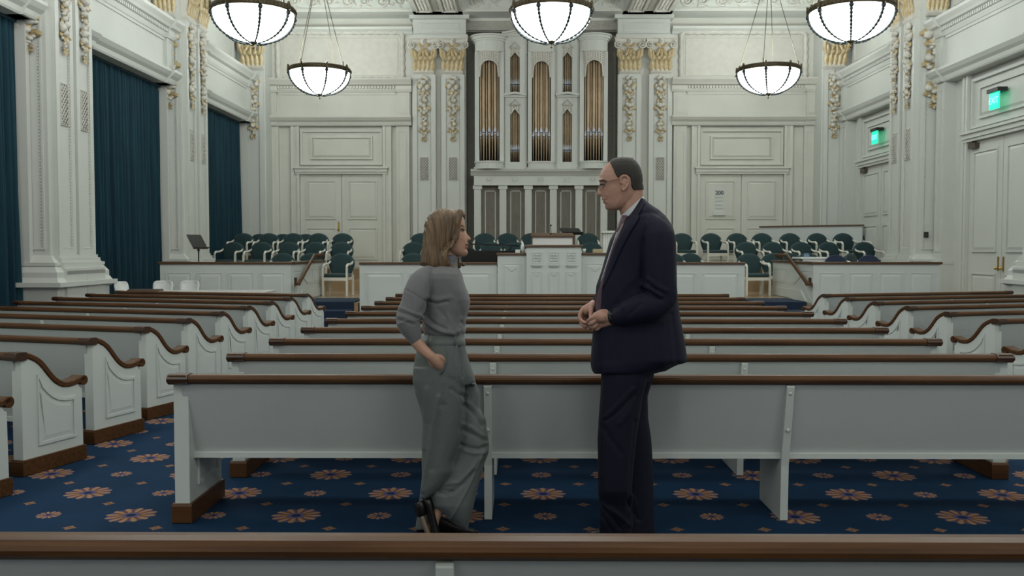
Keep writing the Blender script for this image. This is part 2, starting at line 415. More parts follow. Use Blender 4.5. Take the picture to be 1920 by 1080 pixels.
def lattice_mesh(W=0.23, H=0.63):
    m = MB(); m.m = 1; m.box(-W / 2, W / 2, -0.004, 0.0, -H / 2, H / 2); m.m = 0
    n = 7; st_ = W / 2.6
    m.box(-W / 2 - 0.012, -W / 2, -0.02, 0, -H / 2, H / 2); m.box(W / 2, W / 2 + 0.012, -0.02, 0, -H / 2, H / 2)
    m.box(-W / 2, W / 2, -0.02, 0, H / 2, H / 2 + 0.012); m.box(-W / 2, W / 2, -0.02, 0, -H / 2 - 0.012, -H / 2)
    k = -H
    while k < H:
        for s in (-1, 1):
            # clip the slanting bar to the panel
            x0, x1 = -W / 2, W / 2; z0, z1 = k + s * x0 * 1.2, k + s * x1 * 1.2
            P = []
            for (x, z) in ((x0, z0), (x1, z1)): P.append([x, z])
            def clip(p, q):
                if p[1] > H / 2: t = (H / 2 - q[1]) / (p[1] - q[1]); return [q[0] + (p[0] - q[0]) * t, H / 2]
                if p[1] < -H / 2: t = (-H / 2 - q[1]) / (p[1] - q[1]); return [q[0] + (p[0] - q[0]) * t, -H / 2]
                return p
            if (P[0][1] > H / 2 and P[1][1] > H / 2) or (P[0][1] < -H / 2 and P[1][1] < -H / 2): continue
            A = clip(P[0], P[1]); B = clip(P[1], P[0])
            if math.hypot(A[0] - B[0], A[1] - B[1]) < 0.02: continue
            m.tube([(A[0], -0.01, A[1]), (B[0], -0.01, B[1])], 0.009, 4)
        k += 0.088
    me = m.build('lattice_panel', [ORN, LATT]).data; bpy.data.objects.remove(C.objects[-1]); return me
LATM = lattice_mesh()
def shaft_mesh(W, z0, z1, dep, bead=True):
    m = MB(); h = W / 2
    m.box(-h, h, -dep, 0, z0, z1)
    q = W * 0.30
    m.box(-h * 0.98, -q, -dep - 0.03, -dep + 0.001, z0, z1); m.box(q, h * 0.98, -dep - 0.03, -dep + 0.001, z0, z1)
    m.box(-q, q, -dep - 0.03, -dep + 0.001, z1 - 0.12, z1); m.box(-q, q, -dep - 0.03, -dep + 0.001, z0, z0 + 0.14)
    if bead:
        for s in (-1, 1): bead_line(m, (s * (q - 0.018), -dep - 0.012, z0 + 0.2), (s * (q - 0.018), -dep - 0.012, z1 - 0.15), 0.013, 0.048)
        bead_line(m, (-q, -dep - 0.012, z0 + 0.16), (q, -dep - 0.012, z0 + 0.16))
    for z, e in ((z0 - 0.26, 0.16), (z0 - 0.17, 0.12), (z0 - 0.10, 0.08), (z0 - 0.05, 0.04)):
        f_ = min(e, 0.044); m.box(-h - f_, h + f_, -dep - e, 0, z, z + 0.1)
    m.box(-h - 0.04, h + 0.04, -dep - 0.16, 0, 0.46, z0 - 0.2)
    me = m.build('pilaster', WALL).data; bpy.data.objects.remove(C.objects[-1]); return me
ZC = 6.35                                                     # underside of the capitals
SH_BACK = shaft_mesh(0.66, 1.35, ZC, 0.16)
SH_SIDE = shaft_mesh(0.56, 1.32, ZC, 0.08)
def pilaster(parent, sh, loc, rz, dep, k=0, cap=True, lat=True, dz=0, cscale=None):
    p = link('pilaster', sh, parent, loc=loc, rz=rz)
    if cap:
        c = link('capital', CAPM, p, loc=(0, 0 if dep > 0.1 else -0.0, ZC))
        if cscale: c.scale = cscale
    d = link('drop_ornament', DROPS[k % 2], p, loc=(0, -dep, 6.2 + dz))
    if lat: link('lattice_panel', LATM, p, loc=(0, -dep - 0.002, 3.72))
    return p
for px in (796, 850, 1179, 1237):
    X, _ = U(px, 300, YB - 0.1); pilaster(wb, SH_BACK, (X, YB, 0), 0, 0.16, int(px))
# blocks of entablature over the paired pilasters
mb = MB()
for a, b in ((771, 877), (1155, 1260)):
    x0, _ = U(a, 60, YB - 0.3); x1, _ = U(b, 60, YB - 0.3)
    mb.box(x0, x1, YB - 0.36, YB, 7.34, 7.42); mb.box(x0 + 0.05, x1 - 0.05, YB - 0.28, YB, 7.42, 7.85)
    mb.raised(rect(x0 + 0.2, x1 - 0.2, 7.5, 7.78), YB - 0.28); mb.box(x0 - 0.04, x1 + 0.04, YB - 0.40, YB, 7.85, 7.95)
mb.build('entablature_block', WALL, wb)
# corner pilasters
for sx in (-1, 1):
    pilaster(wb, SH_SIDE, (sx * 7.93, YB - 0.75, 0), 0, 0.08, 1, lat=False)
    mb = MB(); a, b = sorted((sx * 7.62, sx * XW)); mb.box(a, b, YB - 0.75, YB, 0, ZT - 0.9); mb.build('corner_pier', WALL, wb)
# ---- door bays (local frame: x along the wall, -y into the room, z up)
def cornice(m, x0, x1, prof, y=0):
    m.prism([(y - w_, z) for w_, z in prof], 'x', x0, x1)
def entab(m, x0, x1, zl, dent=True, ext=0.0):
    """lower cornice zl..zl+.26, frieze, upper cornice with dentils"""
    w0 = 0.14 + ext
    lo = [(0, zl), (w0, zl), (w0 + 0.02, zl + 0.03), (w0 + 0.04, zl + 0.10), (w0 + 0.10, zl + 0.15), (w0 + 0.15, zl + 0.22), (w0 + 0.15, zl + 0.27), (0, zl + 0.27)]
    cornice(m, x0, x1, lo)
    for a, b in ((x0 - 0.02, x0 + 0.42), (x1 - 0.42, x1 + 0.02)): cornice(m, a, b, [(w_ + 0.05 if w_ else 0, z) for w_, z in lo])
    m.box(x0, x1, -w0 + 0.02, 0, zl + 0.27, zl + 0.93)
    for a, b in ((x0 + 0.03, x0 + 0.38), (x1 - 0.38, x1 - 0.03)):
        m.box(a, b, -w0 - 0.04, 0, zl + 0.27, zl + 0.93); m.raised(rect(a + 0.06, b - 0.06, zl + 0.33, zl + 0.88), -w0 - 0.04)
    m.box(x0 + 0.42, x1 - 0.42, -w0 - 0.005, 0, zl + 0.29, zl + 0.33); m.box(x0 + 0.42, x1 - 0.42, -w0 - 0.005, 0, zl + 0.87, zl + 0.93)
    hi = [(0, zl + 0.93), (w0 + 0.02, zl + 0.93), (w0 + 0.05, zl + 1.0), (w0 + 0.05, zl + 1.10), (w0 + 0.13, zl + 1.13), (w0 + 0.16, zl + 1.18), (w0 + 0.22, zl + 1.25), (w0 + 0.24, zl + 1.30), (0, zl + 1.30)]
    cornice(m, x0, x1, hi)
    for a, b in ((x0 - 0.03, x0 + 0.42), (x1 - 0.42, x1 + 0.03)): cornice(m, a, b, [(w_ + 0.05 if w_ else 0, z) for w_, z in hi])
    if dent:
        x = x0 + 0.44
        while x < x1 - 0.46: m.box(x, x + 0.045, -w0 - 0.10, -w0 - 0.04, zl + 1.03, zl + 1.10); x += 0.085
def door_surround(m, xa, xb, ztop, zov, zl, z0=0.46, jam=0.0):
    """casing round an opening xa..xb, over-door panel up to zl"""
    for s, e in ((xa, -1), (xb, 1)):
        for a, b, d in ((0.0, 0.07, 0.13), (0.07, 0.15, 0.09), (0.15, 0.24, 0.115)):
            p, q = sorted((s + e * a, s + e * b)); m.box(p, q, -d, 0, z0, zl)
    m.box(xa - 0.12, xb + 0.12, -0.14, 0, ztop, ztop + 0.06); m.box(xa - 0.12, xb + 0.12, -0.17, 0, ztop + 0.06, ztop + 0.15); m.box(xa - 0.16, xb + 0.16, -0.21, 0, ztop + 0.15, ztop + 0.20)
    m.raised(rect(xa + 0.02, xb - 0.02, ztop + 0.26, zl - 0.10), -0.005, d=0.06, wd=0.06, field=0.0, fd=0.001)
    m.raised(rect(xa + 0.30, xb - 0.30, ztop + 0.42, zl - 0.28), -0.008, d=0.05, wd=0.05, field=0.06, fd=0.035)
def leaf_mesh(W, z0, z1, rails):
    m = MB(); m.box(-W / 2 + 0.008, W / 2 - 0.008, -0.04, 0.0, z0, z1)
    for a, b in rails: m.raised(rect(-W / 2 + 0.17, W / 2 - 0.17, a, b), -0.04, d=0.028, wd=0.035, field=0.06, fd=0.022)
    return m
def handle(p, x, z):
    m = MB(); m.T = lambda p: (p[0], p[1] - 0.04, p[2]); m.box(x - 0.025, x + 0.025, -0.012, 0, z - 0.05, z + 0.22); m.tube([(x, -0.01, z), (x, -0.05, z)], 0.01, 6); m.ball((x, -0.06, z), 0.032, 8, 6)
    return m.build('handle', BRASS, p)
def door_bay(n, wall, loc, rz, hw, xa, xb, ztop, zl, z0, wallmat, ext, knob, closer=False, upframe=True):
    """hw: half width of bay entablature. door itself is its own structure object"""
    m = MB(); entab(m, -hw, hw, zl, ext=ext); m.build('entablature', wallmat, wall, loc=loc).rotation_euler.z = rz
    m = MB(); door_surround(m, xa, xb, ztop, 0, zl, z0)
    for s in (-1, 1):
        a, b = sorted((s * (hw - 0.05), s * (hw - 0.42))); m.box(a, b, -0.13 - ext, 0, z0, zl); m.raised(rect(a + 0.07, b - 0.07, 1.4, zl - 0.15), -0.13 - ext, d=0.012, wd=0.02, field=0, fd=0.001)
        m.box(a - 0.03, b + 0.03, -0.17 - ext, 0, z0, 1.15); m.box(a - 0.04, b + 0.04, -0.19 - ext, 0, 1.15, 1.22)
    m.build('door_surround', wallmat, wall, loc=loc).rotation_euler.z = rz
    d = bpy.data.objects.new('door_%d' % n, None); C.objects.link(d); tag(d, kind='structure'); d.location = loc; d.rotation_euler.z = rz
    wl = (xb - xa) / 2; h = z0
    for s in (-1, 1):
        m = leaf_mesh(wl, z0, ztop, ((1.86 + (z0 > 0.2) * 0.45, ztop - 0.18), (z0 + 0.2, 1.62 + (z0 > 0.2) * 0.45)) if z0 > 0.2 else ((1.40, ztop - 0.2), (0.25, 1.0)))
        L = m.build('door_leaf', wallmat, d, loc=((xa + xb) / 2 + s * wl / 2, -0.005, 0))
        if s in knob: handle(L, -s * (wl / 2 - 0.09), 1.10 if z0 < 0.2 else (z0 + 1.06))
        if closer:
            m = MB(); m.box(-0.14, 0.14, -0.13, 0, ztop - 0.14, ztop - 0.04); m.box(-0.02, 0.02, -0.14, -0.02, ztop - 0.03, ztop - 0.005); m.build('door_closer', CLOS, L, loc=(s * (wl / 2 - 0.22), 0, 0))
    return d
for n, (a, b, da, db) in enumerate(((497, 772, 563, 719), (1258, 1533, 1311, 1468))):
    x0, _ = U(a, 300, YB); x1, _ = U(b, 300, YB); xa, zt = U(da, 327, YB); xb, _ = U(db, 327, YB); c = (x0 + x1) / 2
    door_bay(n + 1, wb, (c, YB, 0), 0, (x1 - x0) / 2, xa - c, xb - c, zt, 4.93, 0.96, WALL2, 0, (-1,) if n == 0 else ())
# rope frames over the bays
for a, b in ((521, 755), (1277, 1509)):
    m = MB(); x0, z1 = U(a, 61, YB); x1, z0 = U(b, 150, YB)
    P = [(x0 + 0.08, z0), (x1 - 0.08, z0), (x1, z0 + 0.08), (x1, z1 - 0.08), (x1 - 0.08, z1), (x0 + 0.08, z1), (x0, z1 - 0.08), (x0, z0 + 0.08)]
    path = []
    for i in range(8):
        p, q = P[i], P[(i + 1) % 8]; L = math.hypot(q[0] - p[0], q[1] - p[1]); k = max(2, int(L / 0.045))
        for j in range(k): t = j / k; path.append((p[0] + (q[0] - p[0]) * t, YB - 0.02, p[1] + (q[1] - p[1]) * t))
    m.tube(path, [0.075 + 0.014 * math.sin(i * 1.25) for i in range(len(path))], 8, closed=True)
    m.raised(rect(x0 + 0.13, x1 - 0.13, z0 + 0.13, z1 - 0.13), YB, d=0.02, wd=0.03, field=0, fd=0.001)
    m.build('rope_moulding_frame', ORN, wb)
# cove line above the back wall frames
m = MB(); cornice(m, -XW, -RX - 1.5, [(0, 7.50), (0.05, 7.50), (0.09, 7.56), (0.18, 7.62), (0.2, 7.68), (0, 7.68)], YB)
cornice(m, RX + 1.5, XW, [(0, 7.50), (0.05, 7.50), (0.09, 7.56), (0.18, 7.62), (0.2, 7.68), (0, 7.68)], YB); m.build('upper_cornice', WALL, wb)

# ---- side walls: piers with paired pilasters, returns with a hanging drop
PIERS = ((2.55, 3.95), (8.2, 9.6), (13.9, 15.25), (19.4, 20.85))
for sx in (-1, 1):
    W_ = walls[sx]; rz = PI / 2 if sx < 0 else -PI / 2
    for i, (y0, y1) in enumerate(PIERS):
        m = MB(); a, b = sorted((sx * XP, sx * (XW + 0.2)))
        m.box(a, b, y0, y1, 0, ZT)
        # return facing the camera: sunk beaded panel
        rx0, rx1 = sorted((sx * (XP + 0.07), sx * (XW - 0.06)))
        m.raised(rect(rx0, rx1, 1.45, 6.9), y0, d=0.018, wd=0.03, field=0, fd=0.001)
        bead_line(m, (rx0 + 0.05, y0 - 0.01, 1.5), (rx0 + 0.05, y0 - 0.01, 6.8), 0.012, 0.05); bead_line(m, (rx1 - 0.05, y0 - 0.01, 1.5), (rx1 - 0.05, y0 - 0.01, 6.8), 0.012, 0.05)
        # pedestal
        def ring(e0, z0, z1, e1=None):
            e1 = e0 if e1 is None else e1
            rr = []
            for e, z in ((e0, z0), (e1, z1)):
                xi = sx * (XP - e); xo = sx * (XW + 0.2); rr.append([(xi, y0 - e, z), (xi, y1 + e, z), (xo, y1 + e, z), (xo, y0 - e, z)])
            m.rings(rr)
        ring(0.20, 0.0, 0.84); ring(0.20, 0.84, 0.88, 0.28); ring(0.30, 0.88, 0.95); ring(0.24, 0.95, 1.02, 0.20); ring(0.20, 1.02, 1.10); ring(0.20, 1.10, 1.20, 0.13); ring(0.15, 1.20, 1.25); ring(0.12, 1.25, 1.36, 0.02)
        m.build('pier', WALL, W_)
        for k, u in enumerate((0.26, 0.74)):
            pilaster(W_, SH_SIDE, (sx * XP, y0 + (y1 - y0) * u, 0), rz, 0.08, k, cscale=(0.92, 0.8, 1))
        cx = sx * (XP + 0.27)
        link('drop_ornament', DROPS[0], W_, loc=(cx, y0, 6.15)).scale = (1.6, 1.2, 1)
        c = link('capital', CAPM, W_, loc=(cx, y0, ZC)); c.scale = (0.75, 0.7, 1)
    ents = [(PIERS[k][1], PIERS[k + 1][0]) for k in range(3)] + [(PIERS[3][1], YB - 0.75)]
    for i, (y0, y1) in enumerate(ents):
        c = (y0 + y1) / 2; hw = (y1 - y0) / 2 - 0.02
        m = MB()
        m.raised(rect(-hw + 0.25, hw - 0.25, 6.5, 7.6), 0, d=0.03, wd=0.06, field=0, fd=0.001)
        m.build('wall_frame', WALL, W_, loc=(sx * XW, c, 0)).rotation_euler.z = rz
        if sx < 0:
            m = MB(); entab(m, -hw, hw, 4.92, dent=(i < 3), ext=0.26); m.build('entablature', WALL, W_, loc=(sx * XW, c, 0)).rotation_euler.z = rz
            # jambs each side of the curtain
            m = MB()
            for s in (-1, 1):
                a, b = sorted((s * hw, s * (hw - 0.10))); m.box(a, b, -0.30, 0.15, 0.9, 4.92)
            m.build('window_jamb', WALL, W_, loc=(sx * XW, c, 0)).rotation_euler.z = rz
        else:
            if i == 2: xa, xb = -1.25, 1.25
            elif i == 3: xa, xb = -1.25, 1.25
            else: xa, xb = -1.25, 1.25
            cc = 17.0 if i == 2 else (22.7 if i == 3 else c)
            off = -(cc - c)      # local x runs towards -Y on the right wall
            door_bay(3 + i, W_, (sx * XW, c, 0), rz, hw, off + xa, off + xb, 3.58, 4.92, 0.0 if i < 3 else 0.96, WALL, 0.12, (-1, 1) if i < 3 else (), closer=True)
# ---- ceiling: beams, coffers, frieze
mb = MB(); mb.box(-9, 9, -5, YB + 1.3, 8.55, 8.75)
cl = mb.build('ceiling', WALL); tag(cl, kind='structure')
ZB = 7.95
mb = MB()
for a, b in ((-3.56, -2.2), (2.2, 3.56)): mb.box(a, b, -5, YB, ZB, 8.56)
mb.box(-XW - .1, XW + .1, YB - 0.75, YB + 0.1, ZB, 8.56)
for sx in (-1, 1):
    a, b = sorted((sx * 7.6, sx * (XW + 0.2))); mb.box(a, b, -5, YB, ZB, 8.56)
for y0, y1 in PIERS: mb.box(-XW, XW, y0, y1, ZB, 8.56)
mb.build('beam', WALL, cl)
# soffit ornament of the long beams
mb = MB()
for s in (-1, 1):
    for u0, u1 in ((2.34, 2.72), (3.04, 3.42)):
        a, b = sorted((s * u0, s * u1)); mb.m = 0
        for p in (a, b): mb.box(p - 0.03, p + 0.03, 20.9, YB - 0.8, ZB - 0.05, ZB)
        mb.box(a, b, YB - 0.86, YB - 0.8, ZB - 0.05, ZB)
        y = 21.0
        while y < YB - 0.95:
            for k in range(3): mb.ball((a + (b - a) * (0.25 + 0.25 * k), y + 0.03 * (k % 2), ZB), (0.055, 0.05, 0.04), 6, 4)
            y += 0.13
    mb.m = 1; a, b = sorted((s * 2.82, s * 2.95)); mb.box(a, b, 20.9, YB - 0.9, ZB - 0.012, ZB)
mb.build('beam_ornament', [ORN, GREY], cl)
# scroll frieze on the coffer faces
def scrolls(m, x0, x1, y, z0, z1):
    H_ = z1 - z0; n = max(1, round((x1 - x0) / (H_ * 1.15))); st_ = (x1 - x0) / n
    m.box(x0, x1, y - 0.03, y + 0.01, z0 - 0.03, z0); m.box(x0, x1, y - 0.03, y + 0.01, z1, z1 + 0.03)
    for i in range(n):
        cx = x0 + st_ * (i + 0.5); sg = 1 if i % 2 else -1; cz = (z0 + z1) / 2; pts = []
        for k in range(20):
            t = k / 19; an = t * 3.2 * PI; rr = H_ * 0.42 * (1 - 0.85 * t); pts.append((cx + rr * math.cos(an), y - 0.015, cz + sg * rr * math.sin(an)))
        m.tube(pts, [0.035 - 0.018 * k / 19 for k in range(20)], 5)
        m.ball((cx, y - 0.02, cz), (0.05, 0.03, 0.05), 7, 4)
        for k in range(5):
            an = k * 1.25 + i; leaf(m, (cx + 0.32 * H_ * math.cos(an), y, cz + sg * 0.32 * H_ * math.sin(an)), an + sg * 1.0, 0.16, 0.04, 0.02, 0.01)
mb = MB()
for a, b in ((-7.5, -3.66), (-2.1, 2.1), (3.66, 7.5)): scrolls(mb, a, b, YB - 0.75, ZB + 0.08, 8.46)
f = mb.build('scroll_frieze', ORN, cl)

# ================================================================ CURTAINS
def curtain(y0, y1, seed, lab):
    r = random.Random(seed); m = MB(); n = 420; zs = [0.06, 0.5, 1.2, 2.4, 3.6, 4.5, 4.8, 4.93]
    ph = []; a = 0
    for i in range(n + 1):
        t = i / n; a += 2 * PI * (y1 - y0) / n / (0.105 * (1 + 0.30 * math.sin(t * 9 + seed) + 0.12 * math.sin(t * 31 + seed * 3))); ph.append(a)
    rs = []
    for z in zs:
        k = (z - 0.06) / 4.87; amp = 0.072 - 0.034 * k; row = []
        for i in range(n + 1):
            t = i / n; wv = math.sin(ph[i]) + 0.7 * math.sin(ph[i] * 0.37 + seed + k) * (0.5 + 0.5 * (1 - k)) + 0.35 * math.sin(ph[i] * 0.13 + 2 * seed) ; lean = 0.02 * math.sin(t * 14 + seed) * (1 - k)
            row.append((-8.28 + amp * wv, y0 + (y1 - y0) * t + lean + 0.012 * math.cos(ph[i]) * (1 - k), z))
        rs.append(row)
    m.smooth = True; m.rings(rs, False, False, closed=False)
    t = thing('curtain', lab, 'curtain', (-8.28, (y0 + y1) / 2, 0))
    o = m.build('drape', CURT, t, recalc=False); o.location = (8.28, -(y0 + y1) / 2, 0)
    sd = o.modifiers.new('s', 'SOLIDIFY'); sd.thickness = 0.004
    m = MB(); m.smooth = False; m.box(-0.06, 0.06, -(y1 - y0) / 2, (y1 - y0) / 2, 4.88, 4.92); m.build('curtain_track', CURT, t)
curtain(9.65, 13.85, 1, 'floor-length pleated teal curtain cut by the left edge of the photo, before the nearest pier')
curtain(15.36, 19.32, 2, 'wide floor-length pleated teal curtain between the two left piers')
curtain(20.96, 24.72, 3, 'narrowest-looking pleated teal curtain in the far left bay behind the choir chairs')
# ================================================================ ORGAN
YO = YB - 0.55                                                # face of the organ case
def X_(px, y=300, D=YO): return U(px, y, D)[0]
def Z_(y, D=YO): return U(1015, y, D)[1]
XO = X_(1014.5)
org = thing('pipe_organ', 'white organ case with rounded towers of bronze-coloured pipes on the back wall', 'pipe organ', (XO, YO, 0.96))
def ob(m, name, mt, parent=org, **k):
    o = m.build(name, mt, parent, **k); o.location = -org.location if parent is org else (0, 0, 0); return o
zc = Z_(348); zt = Z_(318)
m = MB(); x0, x1 = X_(889), X_(1141)
m.box(x0, x1, YO - 0.1, YB + 0.55, zc, Z_(328)); cornice(m, x0 - 0.09, x1 + 0.09, [(0.0, Z_(330)), (0.12, Z_(330)), (0.16, Z_(326)), (0.22, Z_(322)), (0.24, zt), (0, zt)], YO)
m.box(x0, x1, YO - 0.13, YO, zc, zc + 0.05); m.box(x0, x1, YO, YB + 0.55, zt - 0.05, zt)
for px in (917, 966, 1014, 1063, 1111):
    xx = X_(px); m.raised(rect(xx - 0.09, xx + 0.09, zc + 0.10, zc + 0.24), YO - 0.1, d=0.012, wd=0.02, field=0.02, fd=0.012)
    bead_line(m, (xx - 0.05, YO - 0.105, zc + 0.17), (xx + 0.05, YO - 0.105, zc + 0.17), 0.018, 0.035)
ob(m, 'organ_gallery', WALL)
for px in (895.5, 943, 990.5, 1037.5, 1085.5, 1132.5):
    xx = X_(px); m = MB(); hw = 0.095
    m.box(xx - hw, xx + hw, YO - 0.06, YO + 0.1, 0.96, zc); m.raised(rect(xx - hw + 0.03, xx + hw - 0.03, 1.25, zc - 0.15), YO - 0.06, d=0.01, wd=0.015, field=0, fd=0.001)
    m.box(xx - hw - 0.03, xx + hw + 0.03, YO - 0.09, YO + 0.1, zc - 0.10, zc); m.box(xx - hw - 0.03, xx + hw + 0.03, YO - 0.09, YO + 0.1, 0.96, 1.12)
    ob(m, 'column', WALL)
for px in (919, 967, 1014, 1061.5, 1109):
    xx = X_(px); m = MB(); m.box(xx - 0.27, xx + 0.27, YO + 0.12, YO + 0.16, 0.97, zc - 0.02); p = ob(m, 'cloth_panel', GREYC)
    m = MB(); q = 0.15
    for a, b in ((xx - q, xx - q + 0.022), (xx + q - 0.022, xx + q)): m.box(a, b, YO + 0.10, YO + 0.121, 0.97, zc - 0.13)
    m.box(xx - q, xx + q, YO + 0.10, YO + 0.121, zc - 0.155, zc - 0.13); o = m.build('panel_moulding', WALL, p)
# towers and flats of the case
def arch_front(m, xa, xb, z0, z1, zs, y, kind, fret=True):
    pass
def pipe(parent, x, y, z0, z1, zm, r):
    """foot cone z0..zm, mouth at zm, body to z1"""
    m = MB(); m.m = 0
    m.lathe([(r * 0.22, z0), (r * 0.95, zm - 0.03), (r, zm), (r, z1)], 12, (x, y, 0))
    m.m = 1; m.lathe([(r * 1.02, zm - 0.05), (r * 1.04, zm + 0.0), (r * 1.02, zm + 0.03)], 12, (x, y, 0))
    # mouth: a pressed-in silver shield
    w_ = r * 0.8; m.prism([(x - w_, zm + 0.01), (x + w_, zm + 0.01), (x + w_ * 0.7, zm + 0.10), (x, zm + 0.17), (x - w_ * 0.7, zm + 0.10)], 'y', y - r * 1.03, y - r * 0.6)
    m.m = 2; m.box(x - w_ * 0.85, x + w_ * 0.85, y - r * 1.06, y - r * 0.8, zm - 0.008, zm + 0.014)
    o = m.build('pipe', [PIPE, PIPES, DARK], parent); o.location = -org.location; return o
def fretwork(m, xa, xb, zlo, ztop, arch, y, curve):
    """solid tracery plate over an arched opening, grey blobs for its shaded holes; arch(x)->z of its lower edge"""
    r = random.Random(int(xa * 100)); n = 22
    top = [(xa + (xb - xa) * i / n) for i in range(n + 1)]
    yy = lambda x: y - curve(x)
    m.m = 0; m.rings([[(x, yy(x) + 0.012, ztop) for x in top], [(x, yy(x) + 0.012, max(arch(x), ztop - 3)) for x in top]], False, False, closed=False)
    m.m = 1  # grey blobs on the plate paint in the shade of pierced holes
    nh = max(3, int((xb - xa) / 0.06)); sp = (xb - xa) / nh
    for i in range(nh):
        x = xa + sp * (i + 0.5); a = arch(x); k = int((ztop - a) / 0.062)
        for j in range(k):
            z = ztop - 0.035 - 0.062 * j - (0.03 if i % 2 else 0)
            if z - 0.02 > a: m.ball((x, yy(x) + 0.008, z), (sp * 0.33, 0.010, 0.021), 6, 4)
    m.m = 0
    # lower edge moulding and upper rail
    m.tube([(x, yy(x), arch(x)) for x in top], 0.02, 6); m.tube([(x, yy(x), ztop - 0.015) for x in top], 0.018, 6)
    for x in []:
        a = arch(x); h = ztop - a
        if h < 0.05: continue
        k = max(1, int(h / 0.075))
        for j in range(k):
            z = a + h * (j + 0.5) / k
            pts = [(x + 0.034 * math.cos(t), yy(x), z + 0.034 * math.sin(t)) for t in [q * PI / 3 + 0.4 * j for q in range(6)]]
            m.tube(pts, 0.010, 4, closed=True)
    for x in []:
        a = arch(x)
        if ztop - a > 0.08: m.tube([(x, yy(x), a), (x + 0.03, yy(x), (a + ztop) / 2), (x, yy(x), ztop)], 0.011, 4)
def tower(pa, pb, ptop, pframe, bulge, npipe):
    xa, xb = X_(pa), X_(pb); hw = (xb - xa) / 2; cx = (xa + xb) / 2
    zb_, zo0, zo1, zf = Z_(318), Z_(304), Z_(99), Z_(ptop)
    cv = lambda x: bulge * math.sqrt(max(0, 1 - ((x - cx) / hw) ** 2)) if bulge else 0
    inw = hw * 0.70
    def band(m, z0, z1, e=0.0, y=None):
        n = 14; P = [(cx - (hw + e), YO + 0.3)] + [(cx + (hw + e) * math.sin(-PI / 2 + PI * i / n), YO - 0.05 - (bulge + e) * math.cos(-PI / 2 + PI * i / n)) for i in range(n + 1)] + [(cx + (hw + e), YO + 0.3)]
        m.prism(P, 'z', z0, z1)
    m = MB()
    band(m, zb_, zo0); band(m, zb_, zb_ + 0.06, 0.04); band(m, zo0 - 0.035, zo0 + 0.01, 0.02)
    band(m, zo1, zf - 0.16)
    for z0, z1, e in ((zf - 0.16, zf - 0.11, 0.03), (zf - 0.11, zf - 0.04, 0.07), (zf - 0.04, zf, 0.12)): band(m, z0, z1, e)
    for s in (-1, 1):
        a, b = sorted((cx + s * inw, cx + s * hw)); m.box(a, b, YO - 0.06 - cv(cx + s * (inw + hw) / 2) * 0.6, YO + 0.3, zo0, zo1)
    ob(m, 'tower_case', WALL)
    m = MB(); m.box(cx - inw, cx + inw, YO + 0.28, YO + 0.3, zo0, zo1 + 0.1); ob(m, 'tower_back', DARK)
    m = MB(); zs = Z_(140); rise = Z_(118) - zs
    arch = lambda x: zs + (rise + 0.02) * math.sqrt(max(0, 1 - (abs(x - cx) / inw) ** 2.2)) if abs(x - cx) < inw * 0.86 else zs - 0.10
    fretwork(m, cx - inw, cx + inw, zs, zo1, arch, YO - 0.04, cv)
    tag(ob(m, 'tracery', [ORN, GREY]), kind='stuff')
    for i in range(npipe):
        t = (i - (npipe - 1) / 2) / (npipe / 2); x = cx + t * inw * 0.98
        big = i % 2 == (npipe // 2) % 2
        pipe(org, x, YO + 0.06 - cv(x) * 0.8 + (0.0 if big else 0.02), zo0, zo1 - 0.05, Z_(250 if big else 257), 0.050 if big else 0.031)
tower(891, 945, 69, 0, 0.30, 7)
tower(1086, 1138, 68, 0, 0.30, 7)
tower(989.5, 1040, 62, 0, 0.16, 7)
